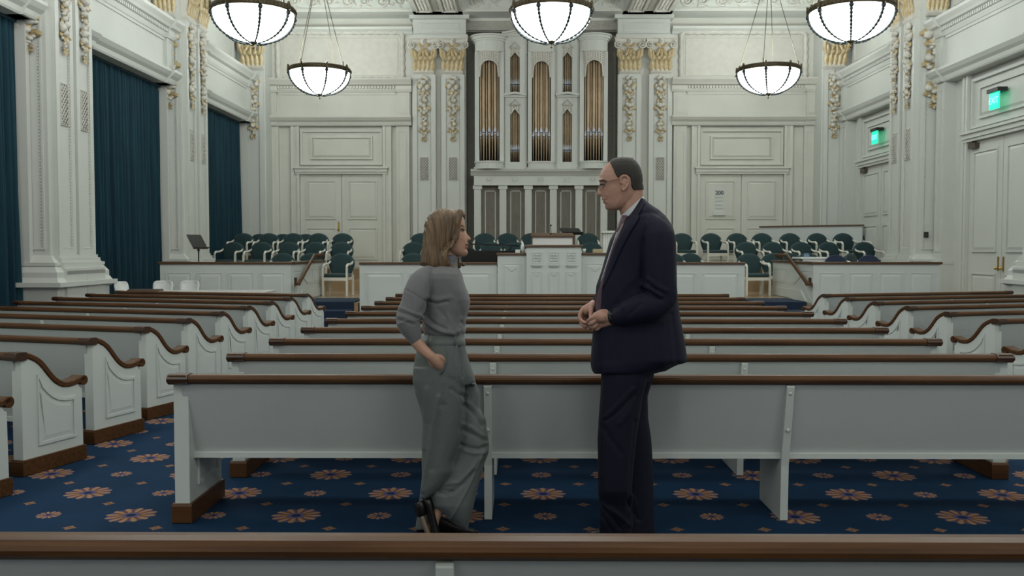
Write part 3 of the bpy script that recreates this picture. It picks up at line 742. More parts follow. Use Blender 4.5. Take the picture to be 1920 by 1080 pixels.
def flat(pa, pb):
    xa, xb = X_(pa), X_(pb); cx = (xa + xb) / 2; hw = (xb - xa) / 2; inw = X_(pa + 27) - X_(pa + 9); inw = inw / 2 * 0.98
    m = MB(); y = YO - 0.02
    def gable(z, e, dp, h=0.16, t=0.10):
        w_ = hw * e; m.prism([(cx - w_, z), (cx - w_, z + t), (cx, z + t + h), (cx + w_, z + t), (cx + w_, z), (cx, z + h)], 'y', y - dp, y + 0.25)
    zA, zB_, zC_, zD = Z_(304), Z_(205), Z_(176), Z_(98)
    for s in (-1, 1):
        a, b = sorted((cx + s * inw, cx + s * hw)); m.box(a, b, y - 0.04, y + 0.3, Z_(318), Z_(66))
    m.box(cx - inw, cx + inw, y - 0.03, y + 0.3, Z_(318), zA)
    m.box(cx - inw, cx + inw, y - 0.03, y + 0.3, zB_ + 0.10, zC_)
    m.box(cx - inw, cx + inw, y - 0.03, y + 0.3, zD + 0.10, Z_(66))
    m.box(cx - hw * 1.12, cx + hw * 1.12, y - 0.10, y + 0.25, Z_(183), Z_(180)); gable(Z_(181), 1.18, 0.14, 0.05, 0.06)
    gable(Z_(69), 1.15, 0.10, 0.07, 0.08); gable(Z_(66), 1.3, 0.16, 0.07, 0.05)
    m.prism([(cx - hw * 1.1, Z_(69)), (cx + hw * 1.1, Z_(69)), (cx, Z_(69) + 0.14)], 'y', y - 0.08, y + 0.25)
    ob(m, 'flat_case', WALL)
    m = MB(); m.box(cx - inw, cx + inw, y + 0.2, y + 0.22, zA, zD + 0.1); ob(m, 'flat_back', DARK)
    m = MB()
    for z in (zB_, zD):
        arch = lambda x: z + 0.02 - abs(x - cx) / inw * 0.16
        fretwork(m, cx - inw, cx + inw, z, z + 0.12, arch, y - 0.03, lambda x: 0)
        m.tube([(cx - inw * 1.15, y - 0.05, z + 0.10), (cx, y - 0.05, z + 0.27), (cx + inw * 1.15, y - 0.05, z + 0.10)], 0.017, 5)
        for s in (-1, 0, 1): m.ball((cx + s * inw * 0.45, y - 0.045, z + 0.12), 0.03, 7, 4)
    tag(ob(m, 'tracery', [ORN, GREY]), kind='stuff')
    for z0, z1, zm in ((zA, zB_ + 0.02, Z_(281)), (zC_, zD + 0.02, Z_(158))):
        for i in range(5):
            x = cx + (i - 2) / 2.5 * inw; pipe(org, x, y + 0.08, z0, z1, zm, 0.027 if i in (1, 2, 3) else 0.020)
flat(947, 984); flat(1044.5, 1082)
m = MB(); xa, xb = X_(945), X_(1086)
m.box(X_(891), X_(1138), YO + 0.3, YO + 0.36, zt, Z_(99)); m.box(X_(898), X_(1131), YO + 0.2, YB + 0.55, Z_(99), Z_(72))
for px in (946, 985.5, 1042.5, 1083.5): m.box(X_(px) - 0.03, X_(px) + 0.03, YO - 0.02, YO + 0.3, zt, Z_(72))
ob(m, 'case_body', WALL)

# ================================================================ CHANDELIERS
def chandelier():
    t = thing('chandelier', 'x', 'chandelier', (0, 0, 0), 0, 'bowl chandeliers of the hall')
    R = 0.745; H_ = 0.53
    m = MB(); prof = [(R * math.sin(a), -H_ * math.cos(a)) for a in [PI / 2 * i / 14 for i in range(1, 15)]]
    prof = [(0.02, -H_)] + prof
    m.lathe(prof, 48); g = m.build('glass_bowl', BOWL, t)
    m = MB(); m.lathe([(R - 0.02, 0.0), (R + 0.015, -0.01), (R + 0.035, 0.01), (R + 0.035, 0.075), (R + 0.015, 0.105), (R - 0.01, 0.105), (R - 0.02, 0.0)], 48); rim = m.build('rim', BRZ, t)
    m = MB()
    for k in range(64):
        a = 2 * PI * k / 64; m.ball(((R + 0.035) * math.cos(a), (R + 0.035) * math.sin(a), 0.037), (0.02, 0.02, 0.022), 6, 4)
    tag(m.build('rope_band', BRZ, rim), kind='stuff')
    for k in range(8):
        a = 2 * PI * k / 8 + PI / 8 + 0.05; ca, sa = math.cos(a), math.sin(a); m = MB(); pts = []; rr = []
        for i in range(25):
            b = PI / 2 * (1 - i / 25.5); pts.append(((R * math.sin(b) + 0.015) * ca, (R * math.sin(b) + 0.015) * sa, -(H_ + 0.018) * math.cos(b) - 0.015)); q = 1 - i / 25; rr.append((0.040 if i % 2 else 0.020) * (0.40 + 0.60 * q))
        m.tube(pts, rr, 6)
        m.ball((pts[0][0], pts[0][1], -0.05), 0.048, 8, 6); m.build('rib', DRKM, t)
        m = MB(); m.prism([(-0.03, 0.0), (0.03, 0.0), (0.038, 0.07), (0.02, 0.12), (0, 0.155), (-0.02, 0.12), (-0.038, 0.07)], 'y', -0.02, 0.02)
        o = m.build('finial_clip', BRZ, t, loc=((R + 0.03) * ca, (R + 0.03) * sa, 0.0)); o.rotation_euler.z = a + PI / 2
    m = MB(); m.lathe([(0.0, -H_ - 0.13), (0.018, -H_ - 0.12), (0.022, -H_ - 0.10), (0.008, -H_ - 0.085), (0.01, -H_ - 0.05), (0.05, -H_ - 0.035), (0.075, -H_ + 0.005), (0.08, -H_ + 0.02)], 16); m.build('bottom_finial', BRZ, t)
    for k in range(4):
        a = PI / 2 * k + math.radians(65); m = MB()
        m.tube([((R - 0.01) * math.cos(a), (R - 0.01) * math.sin(a), 0.06), (0.05 * math.cos(a), 0.05 * math.sin(a), 2.45)], 0.0085, 5); m.build('suspension_rod', RODM, t)
        q = 0.33; m = MB(); m.lathe([(0.0, -0.09), (0.016, -0.08), (0.016, 0.08), (0.0, 0.09)], 7, ((R - 0.01 - 0.69 * 0.03) * math.cos(a), (R - 0.01 - 0.69 * 0.03) * math.sin(a), 0.13)); m.build('rod_sleeve', BRZ, t)
    m = MB(); m.lathe([(0.0, 2.40), (0.09, 2.42), (0.11, 2.46), (0.05, 2.50), (0.02, 2.52), (0.02, 2.62), (0.12, 2.66), (0.12, 2.69)], 16); m.build('canopy', BRZ, t)
    return t
ch0 = chandelier(); ch = Tree(ch0)
spots = []
for px, py, D, lab in ((475, 26, 17.1, 'large glowing bowl chandelier at the upper left, nearest to the left curtains'), (1034, 26, 17.1, 'glowing bowl chandelier hanging before the middle of the pipe organ'), (1596, 24, 17.1, 'large glowing bowl chandelier at the upper right above the exit doors'),
                       (599, 134, 22.8, 'smaller-looking far bowl chandelier over the left choir chairs'), (1441, 133, 22.8, 'smaller-looking far bowl chandelier over the right choir chairs')):
    X, Z = U(px, py, D); spots.append((X, D, 5.86, lab))
for i, (x, y, z, lab) in enumerate(spots):
    if i == 0: ch0.location = (x, y, z); ch0['label'] = lab
    else: ch.copy((x, y, z), 0, lab)
def lamp(x, y, z, W, r=0.28, col=(1.0, 1.0, 0.955)):
    l = bpy.data.lights.new('bulb', 'POINT'); l.energy = W; l.shadow_soft_size = r; l.color = col
    o = bpy.data.objects.new('bulb', l); C.objects.link(o); o.location = (x, y, z); return o
for x, y, z, _ in spots: lamp(x, y, z + 0.30, BOWL_LAMP)
# the rows of bowls over the pews and behind the camera hang out of frame: their lamps
for y in (11.4, 5.7, 0.0, -4):
    for x in (-5.5, 0, 5.5):
        if (y, x) == (-4, 0): continue
        lamp(x, y, 6.0, NEAR_LAMP if y > 8 else NEAR_LAMP * 0.75, 0.6)

# ================================================================ PEWS
def rail_prof(h=0.05, d=0.085):
    return [(-0.045, -0.012), (-0.05, -0.022), (-0.048, -0.034), (-0.036, -0.042), (-0.024, -0.05), (0.03, -0.05), (0.04, -0.038), (0.04, -0.014), (0.03, -0.003), (0.0, 0.0), (-0.032, -0.002)]
def end_panel_parts(parent, x, t=0.08, scroll=True, both=True, side=1, depth=0.53):
    """panel at x (centre), rear edge at y=0, going forward (+y)"""
    top = [(0.0, 0.795), (0.05, 0.795), (0.09, 0.780), (0.13, 0.760), (0.17, 0.730), (0.20, 0.698), (0.23, 0.662), (0.26, 0.628), (0.29, 0.600), (0.32, 0.580), (0.35, 0.567), (0.39, 0.562), (0.43, 0.565), (0.47, 0.573), (0.505, 0.582)]
    under = [(y, z - 0.040) for y, z in top]
    poly = [(0.002, 0.10), (0.002, 0.757)] + under[1:-1] + [(0.475, 0.530), (0.490, 0.505), (0.510, 0.495), (0.515, 0.10)]
    m = MB(); m.prism(poly, 'x', x - t / 2, x + t / 2); pn = m.build('end_panel', PEW, parent, bevel=0.004)
    f = [(0.125, 0.175), (0.445, 0.175), (0.445, 0.455), (0.40, 0.452), (0.35, 0.455), (0.30, 0.468), (0.26, 0.488), (0.22, 0.520), (0.18, 0.562), (0.125, 0.64)]
    m = MB(); sides = (-1, 1) if both else (side,)
    for s in sides:
        m.raised(f, 0, d=0.010, wd=0.020, field=0.035, fd=0.006, fn=lambda p, h, s=s: (x + s * (t / 2 + h - 0.0005), p[0], p[1]))
    m.build('raised_moulding', PEW, pn)
    m = MB(); b = t / 2 + 0.014; m.prism([(-0.014, 0.002), (0.53, 0.002), (0.53, 0.092), (0.522, 0.105), (-0.006, 0.105), (-0.014, 0.092)], 'x', x - b, x + b); m.build('base_board', WOOD, pn, bevel=0.003)
    # cap following the scroll
    rs = []; hw = t / 2 + 0.010; pr = [(-hw, -0.034), (-hw, -0.008), (-hw + 0.010, 0.0), (hw - 0.010, 0.0), (hw, -0.008), (hw, -0.034), (hw - 0.008, -0.042), (-hw + 0.008, -0.042)]
    path = [(-0.05, 0.795)] + top + [(0.525, 0.583), (0.540, 0.574), (0.545, 0.56)]
    for i, (y, z) in enumerate(path):
        a = path[max(0, i - 1)]; c = path[min(len(path) - 1, i + 1)]; ty, tz = c[0] - a[0], c[1] - a[1]; L = math.hypot(ty, tz); ny, nz = -tz / L, ty / L
        rs.append([(x + u, y + ny * h, z + nz * h) for u, h in pr])
    m = MB(); m.smooth = False; m.rings(rs)
    m.prism([(0.522 + 0.034 * math.cos(2 * PI * k / 14), 0.551 + 0.034 * math.sin(2 * PI * k / 14)) for k in range(14)], 'x', x - hw, x + hw)
    m.build('scroll_cap', WOOD, pn, bevel=0.003)
    # dark sleeve where the cap meets the rail
    m = MB(); m.prism([(y * 1.10 - 0.002, z * 1.12 + 0.799) for y, z in rail_prof()], 'x', x - hw - 0.004, x + hw + 0.004); m.build('cap_sleeve', WOODD, pn)
    return pn
def pew(L, sup, label, loc, rz=0, group=None):
    t = thing('pew', label, 'pew', loc, rz, group); h = L / 2
    m = MB(); m.prism([(y, z + 0.795) for y, z in rail_prof()], 'x', -h + 0.03, h - 0.03); m.build('top_rail', WOOD, t)
    m = MB(); m.prism([(-0.018, 0.75), (0.012, 0.75), (0.118, 0.355), (0.088, 0.355)], 'x', -h + 0.05, h - 0.05); m.build('back_panel', PEWB, t)
    m = MB(); m.prism([(0.066, 0.335), (0.066, 0.362), (0.085, 0.366), (0.14, 0.366), (0.14, 0.335)], 'x', -h + 0.05, h - 0.05); m.build('bottom_rail', PEW, t)
    m = MB(); m.prism([(0.09, 0.385), (0.09, 0.42), (0.50, 0.455), (0.525, 0.45), (0.53, 0.435), (0.52, 0.42)], 'x', -h + 0.05, h - 0.05); m.build('seat', PEW, t)
    for s in (-1, 1): end_panel_parts(t, s * (h - 0.04))
    for x in sup:
        m = MB(); m.prism([(-0.038, 0.735), (-0.030, 0.742), (0.012, 0.742), (0.115, 0.42), (0.47, 0.42), (0.47, 0.19), (0.475, 0.004), (0.060, 0.004), (0.052, 0.30)], 'x', x - 0.021, x + 0.021)
        sp = m.build('support', PEW, t, bevel=0.003)
        m = MB()
        for y, z in ((-0.030, 0.70), (0.004, 0.50)): m.ball((x, y, z), (0.011, 0.006, 0.011), 8, 5)
        m.build('bolt_cap', PEW, sp)
    return t
P0, DP = 4.74, 0.965
G = 'long white centre pews with walnut rails'
p0 = pew(4.90, (-0.79, 0.79), 'x', (0, 0, 0), 0, G); pt = Tree(p0)
ordn = ['second', 'third', 'fourth', 'fifth', 'sixth', 'seventh', 'eighth', 'ninth']
labs = ['white centre pew with walnut rail that the woman and man stand against'] + ['centre pew, %s row forward counting from the one the two people lean on' % o for o in ordn] + ['farthest centre pew, closest to the stage and pulpit']
for i in range(10):
    if i == 0: p0.location = (0, P0, 0); p0['label'] = labs[0]
    else: pt.copy((0, P0 + DP * i, 0), 0, labs[i])
pt.copy((0, 2.05, 0), 0, 'nearest pew, its walnut rail running across the whole bottom edge of the photo')
LS = 3.42; ANG = math.radians(17)
for sx, X0, nm in ((-1, -3.79, 'left'), (1, 3.88, 'right')):
    G = 'angled %s side pews with scrolled walnut ends' % nm
    base = None
    for i in range(0 if sx < 0 else 1, 10):
        a = -sx * ANG * (-1)      # outer end swings towards the stage
        rz = sx * ANG
        y = P0 + DP * i + (0.0 if i else 0.05)
        L = LS
        cx = X0 + sx * (L / 2) * math.cos(ANG); cy = y + (L / 2) * math.sin(ANG)
        n = i if sx < 0 else i - 1
        lab = ('scroll-ended %s side pew nearest the camera%s' % (nm, ', cut off by the photo edge')) if n == 0 else \
              ('%s side pew with scrolled end, %s back from the nearest of its block' % (nm, ['x', 'second', 'third', 'fourth', 'fifth', 'sixth', 'seventh', 'eighth', 'ninth'][n]) if i < 9 else 'farthest %s side pew, closest to the stage wall' % nm)
        if base is None:
            b0 = pew(L, (0.0,), lab, (cx, cy, 0), rz, G); base = Tree(b0)
        else: base.copy((cx, cy, 0), rz, lab)
m = MB(); m.box(-0.11, 0.11, -0.02, 0.03, 0, 0.07)
X, Z = U(1648, 566, 11.6); o = m.build('hymn_book', mat('maroon_cover', (0.05, 0.012, 0.014), 0.5), None); o.location = (4.42, 12.5, 0.70); C.objects.unlink(o); bpy.data.objects.remove(o)

# ================================================================ STAGE FRONT
def panelled(m, x0, x1, z0, z1, y, n, sgn=-1, t=0.10, gap=0.11):
    m.box(x0, x1, y, y + t, z0, z1); w_ = (x1 - x0 - gap) / n
    for k in range(n):
        m.raised(rect(x0 + gap + k * w_, x0 + (k + 1) * w_, z0 + 0.28, z1 - 0.16), y, d=0.014, wd=0.022, field=0.055, fd=0.014)
def cap_rail(m, x0, x1, z, y, t=0.10, o=0.035):
    m.prism([(y - o, z - 0.045), (y - o, z - 0.012), (y - o + 0.012, z), (y + t + o - 0.012, z), (y + t + o, z - 0.012), (y + t + o, z - 0.045)], 'x', x0, x1)
ZR = Z_(491, YS)
for px0, px1, n, lab in ((300, 545, 4, 'low panelled stage parapet on the left behind the small tables'), (1525, 1763, 4, 'low panelled stage parapet on the right beside the exit doors')):
    x0, _ = U(px0, 500, YS); x1, _ = U(px1, 500, YS)
    c = (x0 + x1) / 2; t = thing('parapet', lab, 'parapet', (c, YS, 0)); hw = (x1 - x0) / 2
    m = MB(); panelled(m, -hw, hw, 0.003, ZR - 0.04, 0, n); m.build('panelled_wall', PEW, t)
    m = MB(); cap_rail(m, -hw - 0.03, hw + 0.03, ZR, 0); m.build('cap_rail', WOODP, t)
# centre parapets, wings and pulpit
for px0, px1, n, lab in ((674, 932, 3, 'centre stage parapet section left of the pulpit behind the woman'), (1142, 1397, 3, 'centre stage parapet section right of the pulpit behind the man')):
    x0, _ = U(px0, 500, YS); x1, _ = U(px1, 500, YS); c = (x0 + x1) / 2; t = thing('parapet', lab, 'parapet', (c, YS, 0)); hw = (x1 - x0) / 2
    m = MB(); panelled(m, -hw, hw - 0.003, 0.003, ZR - 0.045, 0, n); m.build('panelled_wall', PEW, t)
    m = MB(); cap_rail(m, -hw, hw, ZR - 0.005, 0); m.build('cap_rail', WOODP, t)
pul = thing('pulpit', 'tall white pulpit block with small square carved panels and walnut ledges', 'pulpit', (U(1037, 500, YS)[0], YS, 0)); PXc = pul.location.x
def lx(px, D=YS): return U(px, 480, D)[0] - PXc
zW, zP = Z_(474, YS), Z_(459, YS)
for a, b in ((933, 987), (1088, 1142)):
    x0, x1 = lx(a), lx(b); m = MB(); m.box(x0, x1, -0.08, 0.45, 0.003, zW - 0.045)
    cx = (x0 + x1) / 2; q = 0.17; m.raised(rect(cx - q, cx + q, 0.3, zW - 0.20), -0.08, d=0.012, wd=0.018, field=0.03, fd=0.008)
    zt_ = zW - 0.27; m.prism([(cx - 0.09, zt_), (cx + 0.09, zt_), (cx, zt_ - 0.085)], 'y', -0.10, -0.07)
    m.build('wing', PEW, pul)
    m = MB(); cap_rail(m, x0 - (0.02 if a < 950 else 0), x1 + (0.02 if a > 950 else 0), zW, -0.08, 0.53); m.build('wing_ledge', WOODP, pul)
x0, x1 = lx(987), lx(1088); m = MB(); m.box(x0, x1, -0.30, 0.5, 0.003, zP - 0.05)
for k in range(3):
    cx = x0 + (x1 - x0) * (k + 0.5) / 3 + (k - 1) * -0.02; q = 0.10
    z1 = zP - 0.14; m.raised(rect(cx - q, cx + q, z1 - 0.21, z1), -0.30, d=0.014, wd=0.014, field=0.0, fd=0.001)
    for i in range(3):
        for j in range(3): m.ball((cx + (i - 1) * 0.05, -0.305, z1 - 0.105 + (j - 1) * 0.05), (0.024, 0.018, 0.024), 6, 4)
    m.box(cx - q, cx + q, -0.345, -0.30, z1 - 0.25, z1 - 0.225); m.box(cx - q + 0.02, cx + q - 0.02, -0.325, -0.30, z1 - 0.275, z1 - 0.25)
    m.raised(rect(cx - q, cx + q, 0.3, z1 - 0.36), -0.30, d=0.012, wd=0.014, field=0.02, fd=0.006)
    m.prism([(cx - 0.06, z1 - 0.39), (cx + 0.06, z1 - 0.39), (cx, z1 - 0.45)], 'y', -0.32, -0.30)
m.build('pulpit_body', PEW, pul)
m = MB(); cap_rail(m, x0 - 0.03, x1 + 0.03, zP, -0.30, 0.8); m.build('pulpit_ledge', WOODP, pul)
lt = thing('lectern', 'white lectern desk edged in dark wood standing on the pulpit', 'lectern', (PXc, YS + 0.1, zP))
a, b = lx(996), lx(1076); zl = Z_(440, YS + .1) - zP
m = MB(); m.box(a + 0.02, b - 0.02, -0.10, 0.4, 0.0, zl - 0.04); m.build('lectern_front', WHT, lt)
m = MB(); m.prism([(-0.14, zl - 0.05), (-0.14, zl - 0.02), (0.42, zl + 0.04), (0.42, zl - 0.05)], 'x', a, b); m.box(a - 0.0, a + 0.025, -0.12, 0.42, 0.0, zl - 0.03); m.box(b - 0.025, b, -0.12, 0.42, 0, zl - 0.03); m.build('desk_frame', WOODP, lt)
mic = thing('microphone', 'thin black gooseneck microphone rising above the lectern', 'microphone', (lx(1034) + PXc, YS + 0.3, zP + zl + 0.02))
m = MB(); m.tube([(0, 0, 0.0), (0, 0, 0.06), (-0.01, -0.01, 0.11), (-0.005, -0.04, 0.145)], 0.006, 6); m.build('gooseneck', BLKM, mic); m = MB(); m.ball((-0.004, -0.05, 0.16), (0.018, 0.03, 0.02), 8, 6); m.lathe([(0.03, 0), (0.03, 0.012), (0, 0.014)], 10); m.build('capsule', BLKM, mic)
def music_stand(x, y, z, h, rz, lab, tilt=0.9):
    t = thing('music_stand', lab, 'music stand', (x, y, z), rz)
    m = MB(); m.tube([(0, 0, 0.05), (0, 0, h - 0.08)], 0.013, 8); m.lathe([(0.02, h - 0.14), (0.028, h - 0.12), (0.02, h - 0.1)], 8); m.build('pole', BLKM, t)
    for k in range(3):
        a = 2 * PI * k / 3; m = MB(); m.tube([(0, 0, 0.10), (0.12 * math.cos(a), 0.12 * math.sin(a), 0.06), (0.25 * math.cos(a), 0.25 * math.sin(a), 0.008)], 0.008, 6); m.build('leg', BLKM, t)
    m = MB(); T = Matrix.Translation((0, 0, h)) @ Matrix.Rotation(tilt, 4, 'X'); m.T = lambda p: tuple(T @ Vector(p))
    m.box(-0.21, 0.21, -0.006, 0.006, -0.10, 0.22); m.box(-0.21, 0.21, -0.06, 0.006, -0.11, -0.10); m.build('desk', BLKM, t)
    return t
# black stand behind the left parapet: desk seen almost from its side
X, Z = U(372, 455, 18.2); ms = music_stand(X, 18.2, STG, Z - STG - 0.03, math.radians(70), 'black music stand alone before the left pier', -0.55)
X, Z = U(1072, 436, 18.3); music_stand(X, 18.3, STG, Z - STG, 0.25, 'black music stand to the right of the lectern', -1.15)
# stairway side walls + handrails
for sx, lab in ((-1, 'stairway wall left of the steps'), (1, 'stairway wall right of the steps')):
    t = thing('stairway_wall', 'white panelled ' + lab + ' with a walnut cap', 'wall', (sx * 4.97, YS, 0))
    a, b = (-0.10, 0.0) if sx > 0 else (0.0, 0.10)
    a, b = (0.0, 0.10) if sx > 0 else (-0.10, 0.0)
    m = MB(); y1 = 2.9; m.box(a, b, 0.101, y1, 0.003, ZR - 0.045); xf = 0.0; s_ = -sx
    fn = lambda p, h: (xf + s_ * h, p[0], p[1])
    m.raised([(0.15, 0.42), (0.15, 1.05), (0.8, 1.05), (0.8, 0.82)], 0, d=0.012, wd=0.02, field=0.04, fd=0.01, fn=fn)
    m.raised([(0.95, 0.88), (0.95, 1.05), (1.75, 1.05), (1.75, 0.75), (1.3, 0.75)][::-1], 0, d=0.012, wd=0.02, field=0.03, fd=0.01, fn=fn)
    m.raised(rect(1.9, 2.75, 0.75, 1.05), 0, d=0.012, wd=0.02, field=0.03, fd=0.01, fn=fn)
    m.build('panelled_wall', PEW, t)
    m = MB(); k0, k1 = sorted((s_ * 0.0, s_ * 0.022)); m.prism([(0.105, 0.003), (0.105, 0.22), (0.11, 0.22), (0.85, 0.64), (y1, 0.64), (y1, 0.46), (1.5, 0.46), (1.5, 0.003)], 'x', k0, k1); m.build('stair_skirting', PEW, t)
    m = MB(); q0, q1 = a - 0.035, b + 0.035; m.prism([(q0, ZR - 0.045), (q0, ZR - 0.01), (q0 + 0.01, ZR), (q1 - 0.01, ZR), (q1, ZR - 0.01), (q1, ZR - 0.045)], 'y', 0.14, y1 + 0.02); m.build('cap_rail', WOODP, t)
    hr = thing('handrail', 'sloping walnut handrail on the %s stairway wall' % ('left' if sx < 0 else 'right'), 'handrail', (sx * 4.97 + s_ * 0.11, YS, 0))
    m = MB(); P = [(0, -0.28, 0.82), (0, 0.06, 0.86), (0, 1.55, 1.325), (0, 2.25, 1.335)]
    P = [(0, -0.10, 0.80), (0, 0.12, 0.80), (0, 1.45, 1.33), (0, 2.3, 1.34)]
    hgt = 0.03
    rs = []
    for i, p in enumerate(P): rs.append([(x, p[1], p[2] + z) for x, z in ((-0.025, -0.03), (0.025, -0.03), (0.028, 0.015), (0.012, 0.03), (-0.012, 0.03), (-0.028, 0.015))])
    m.rings(rs); m.build('rail', WOOD, hr)
    for y, z in ((0.24, 0.85), (2.2, 1.34)):
        m = MB(); e0, e1 = sorted((0.0, sx * 0.11)); m.box(e0, e1, y - 0.03, y + 0.03, z - 0.09, z - 0.02); m.box(*sorted((sx * 0.075, sx * 0.108)), y - 0.06, y + 0.06, z - 0.06, z + 0.06); m.build('bracket', WOODD, hr)
# choir back partition on the right
A = Vector((6.03, 25.2, 0)); B = Vector((8.33, 23.5, 0)); L = (B - A).length; an = math.atan2(B.y - A.y, B.x - A.x)
t = thing('choir_partition', 'grey choir partition with a thin walnut cap behind the top right chairs', 'partition', A, an)
m = MB(); m.box(0, L - 0.12, 0, 0.06, 0.97, 2.06); m.build('panel', PEWB, t); m = MB(); m.box(-0.03, L - 0.1, -0.03, 0.09, 2.06, 2.10); m.build('cap_rail', WOODP, t)

# ================================================================ CHOIR CHAIRS
def chair(fab):
    t = thing('armchair', 'x', 'chair', (0, 0, 0), 0, 'choir armchairs with oval green backs')
    P = []
    for i in range(17):
        a = math.radians(200 - 220 * i / 16); P.append((0.294 * math.cos(a), 0.69 + 0.23 * math.sin(a)))
    P += [(0.235, 0.50), (0.20, 0.43), (-0.20, 0.43), (-0.235, 0.50)]
    m = MB(); rs = []
    for o, h in ((0.02, 0.0), (0.0, 0.012), (0.0, 0.035), (0.02, 0.055), (0.06, 0.066)):
        q = offset_poly(P, o); rs.append([(x, 0.22 - (h - 0.03) + 0.10 * (z - 0.45) - 0.0, z) for x, z in q])
    m.smooth = True; m.rings(rs); b = m.build('backrest', fab, t)
    m = MB(); m.smooth = True; rs = []
    for e, z in ((0.02, 0.405), (0.0, 0.415), (0.0, 0.455), (0.02, 0.475), (0.08, 0.485)):
        q = [(-0.235, -0.26), (0.235, -0.26), (0.26, -0.22), (0.235, 0.21), (-0.235, 0.21), (-0.26, -0.22)]; rs.append([(x, y, z) for x, y in offset_poly(q, e)])
    m.rings(rs); m.build('seat', fab, t)
    m = MB(); m.box(-0.25, 0.25, -0.25, -0.20, 0.33, 0.40); m.box(-0.25, -0.20, -0.2, 0.2, 0.34, 0.40); m.box(0.20, 0.25, -0.2, 0.2, 0.34, 0.40); m.box(-0.25, 0.25, 0.17, 0.21, 0.34, 0.40); m.build('seat_frame', CHW, t)
    for s in (-1, 1):
        m = MB(); m.prism([(s * 0.245, -0.26), (s * 0.285, -0.26), (s * 0.285, -0.215), (s * 0.245, -0.215)], 'z', 0.004, 0.60); m.build('leg', CHW, t)
        m = MB(); m.prism([(s * 0.24, 0.19), (s * 0.28, 0.19), (s * 0.28, 0.235), (s * 0.24, 0.235)], 'z', 0.004, 0.45); m.build('leg', CHW, t)
        m = MB(); m.tube([(s * 0.260, -0.235, 0.58), (s * 0.261, -0.225, 0.64), (s * 0.262, -0.17, 0.675), (s * 0.264, 0.0, 0.675), (s * 0.262, 0.15, 0.70), (s * 0.25, 0.235, 0.74)], [0.024, 0.028, 0.028, 0.026, 0.026, 0.02], 8); m.build('armrest', CHW, t)
    return t
# (pixel x of the middle of the back, row, colour, extra turn)
ROWY = {'C': (20.9, STG), 'A': (22.15, 0.72), 'B': (23.45, 0.96), 'D': (24.5, 0.96), 'N': (19.0, STG)}
lst = []
lst += [('left', 'B', (450, 498.5, 544.5, 591, 637.5)), ('left', 'A', (429, 483, 536, 585, 636)), ('left', 'C', (522, 575, 634)), ('left', 'D', (481, 524, 568))]
lst += [('centre', 'B', (788, 908, 952, 997, 1050, 1103)), ('centre', 'A', (773, 920, 966, 1109)), ('centre', 'C', (772, 862, 909))]
lst += [('right', 'B', (1283, 1340, 1389, 1436, 1488, 1541, 1590, 1643)), ('right', 'A', (1406, 1457, 1511, 1563, 1631)), ('right', 'C', (1267, 1302, 1414, 1458, 1490, 1524, 1616))]
ORD = ['first', 'second', 'third', 'fourth', 'fifth', 'sixth', 'seventh', 'eighth']
RN = {'C': 'choir block, front row', 'A': 'choir block, middle row', 'B': 'choir block, upper row', 'D': 'choir block, hidden rearmost row'}
cg = chair(CHG); ct = Tree(cg); first = True; rc = random.Random(5)
for blk, row, xs in lst:
    for i, px in enumerate(xs):
        y, z = ROWY[row]; y += rc.uniform(-0.04, 0.04)
        if row == 'C' and blk == 'left' and px > 600: y = 19.75
        if row == 'C' and px == 1414: y = 19.9
        if px in (1490, 1302): y = 21.4
        if px == 1267: y = 20.6
        X, _ = U(px, 450, y)
        lab = 'green oval-backed armchair, %s from left in the %s %s' % (ORD[i], blk, RN[row])
        if px == 634: lab = 'green armchair standing forward beside the gap at the left steps'
        if px == 1414: lab = 'green armchair standing forward beside the gap at the right steps'
        rz = rc.uniform(-0.05, 0.05) + (0.12 if blk == 'right' else -0.08 if blk == 'left' else 0) + (0.6 if px == 1616 else 0)
        if first: cg.location = (X, y, z); cg.rotation_euler.z = rz; cg['label'] = lab; first = False
        else: ct.copy((X, y, z), rz, lab)
# two blue padded chairs behind the right parapet
def blue_chair(px, lab):
    X, Z = U(px, 478, 18.3); t = thing('side_chair', lab, 'chair', (X, 18.3, STG), 0.1); h = Z - STG
    m = MB(); P = [(0.23 * math.cos(a), h - 0.17 + 0.17 * math.sin(a)) for a in [math.radians(190 - 200 * i / 12) for i in range(13)]] + [(0.19, 0.42), (-0.19, 0.42)]
    m.prism(P, 'y', 0.18, 0.22); m.build('backrest', CHB, t, bevel=0.012)
    m = MB(); m.box(-0.22, 0.22, -0.22, 0.18, 0.40, 0.46); m.build('seat', CHB, t, bevel=0.015)
    for sx in (-1, 1):
        for y in (-0.2, 0.19): m = MB(); m.tube([(sx * 0.2, y, 0.0), (sx * 0.2, y, 0.42)], 0.014, 6); m.build('leg', CHW, t)
blue_chair(1575, 'blue padded chair just behind the right parapet, left one of two'); blue_chair(1638, 'blue padded chair just behind the right parapet, next to the right pier')
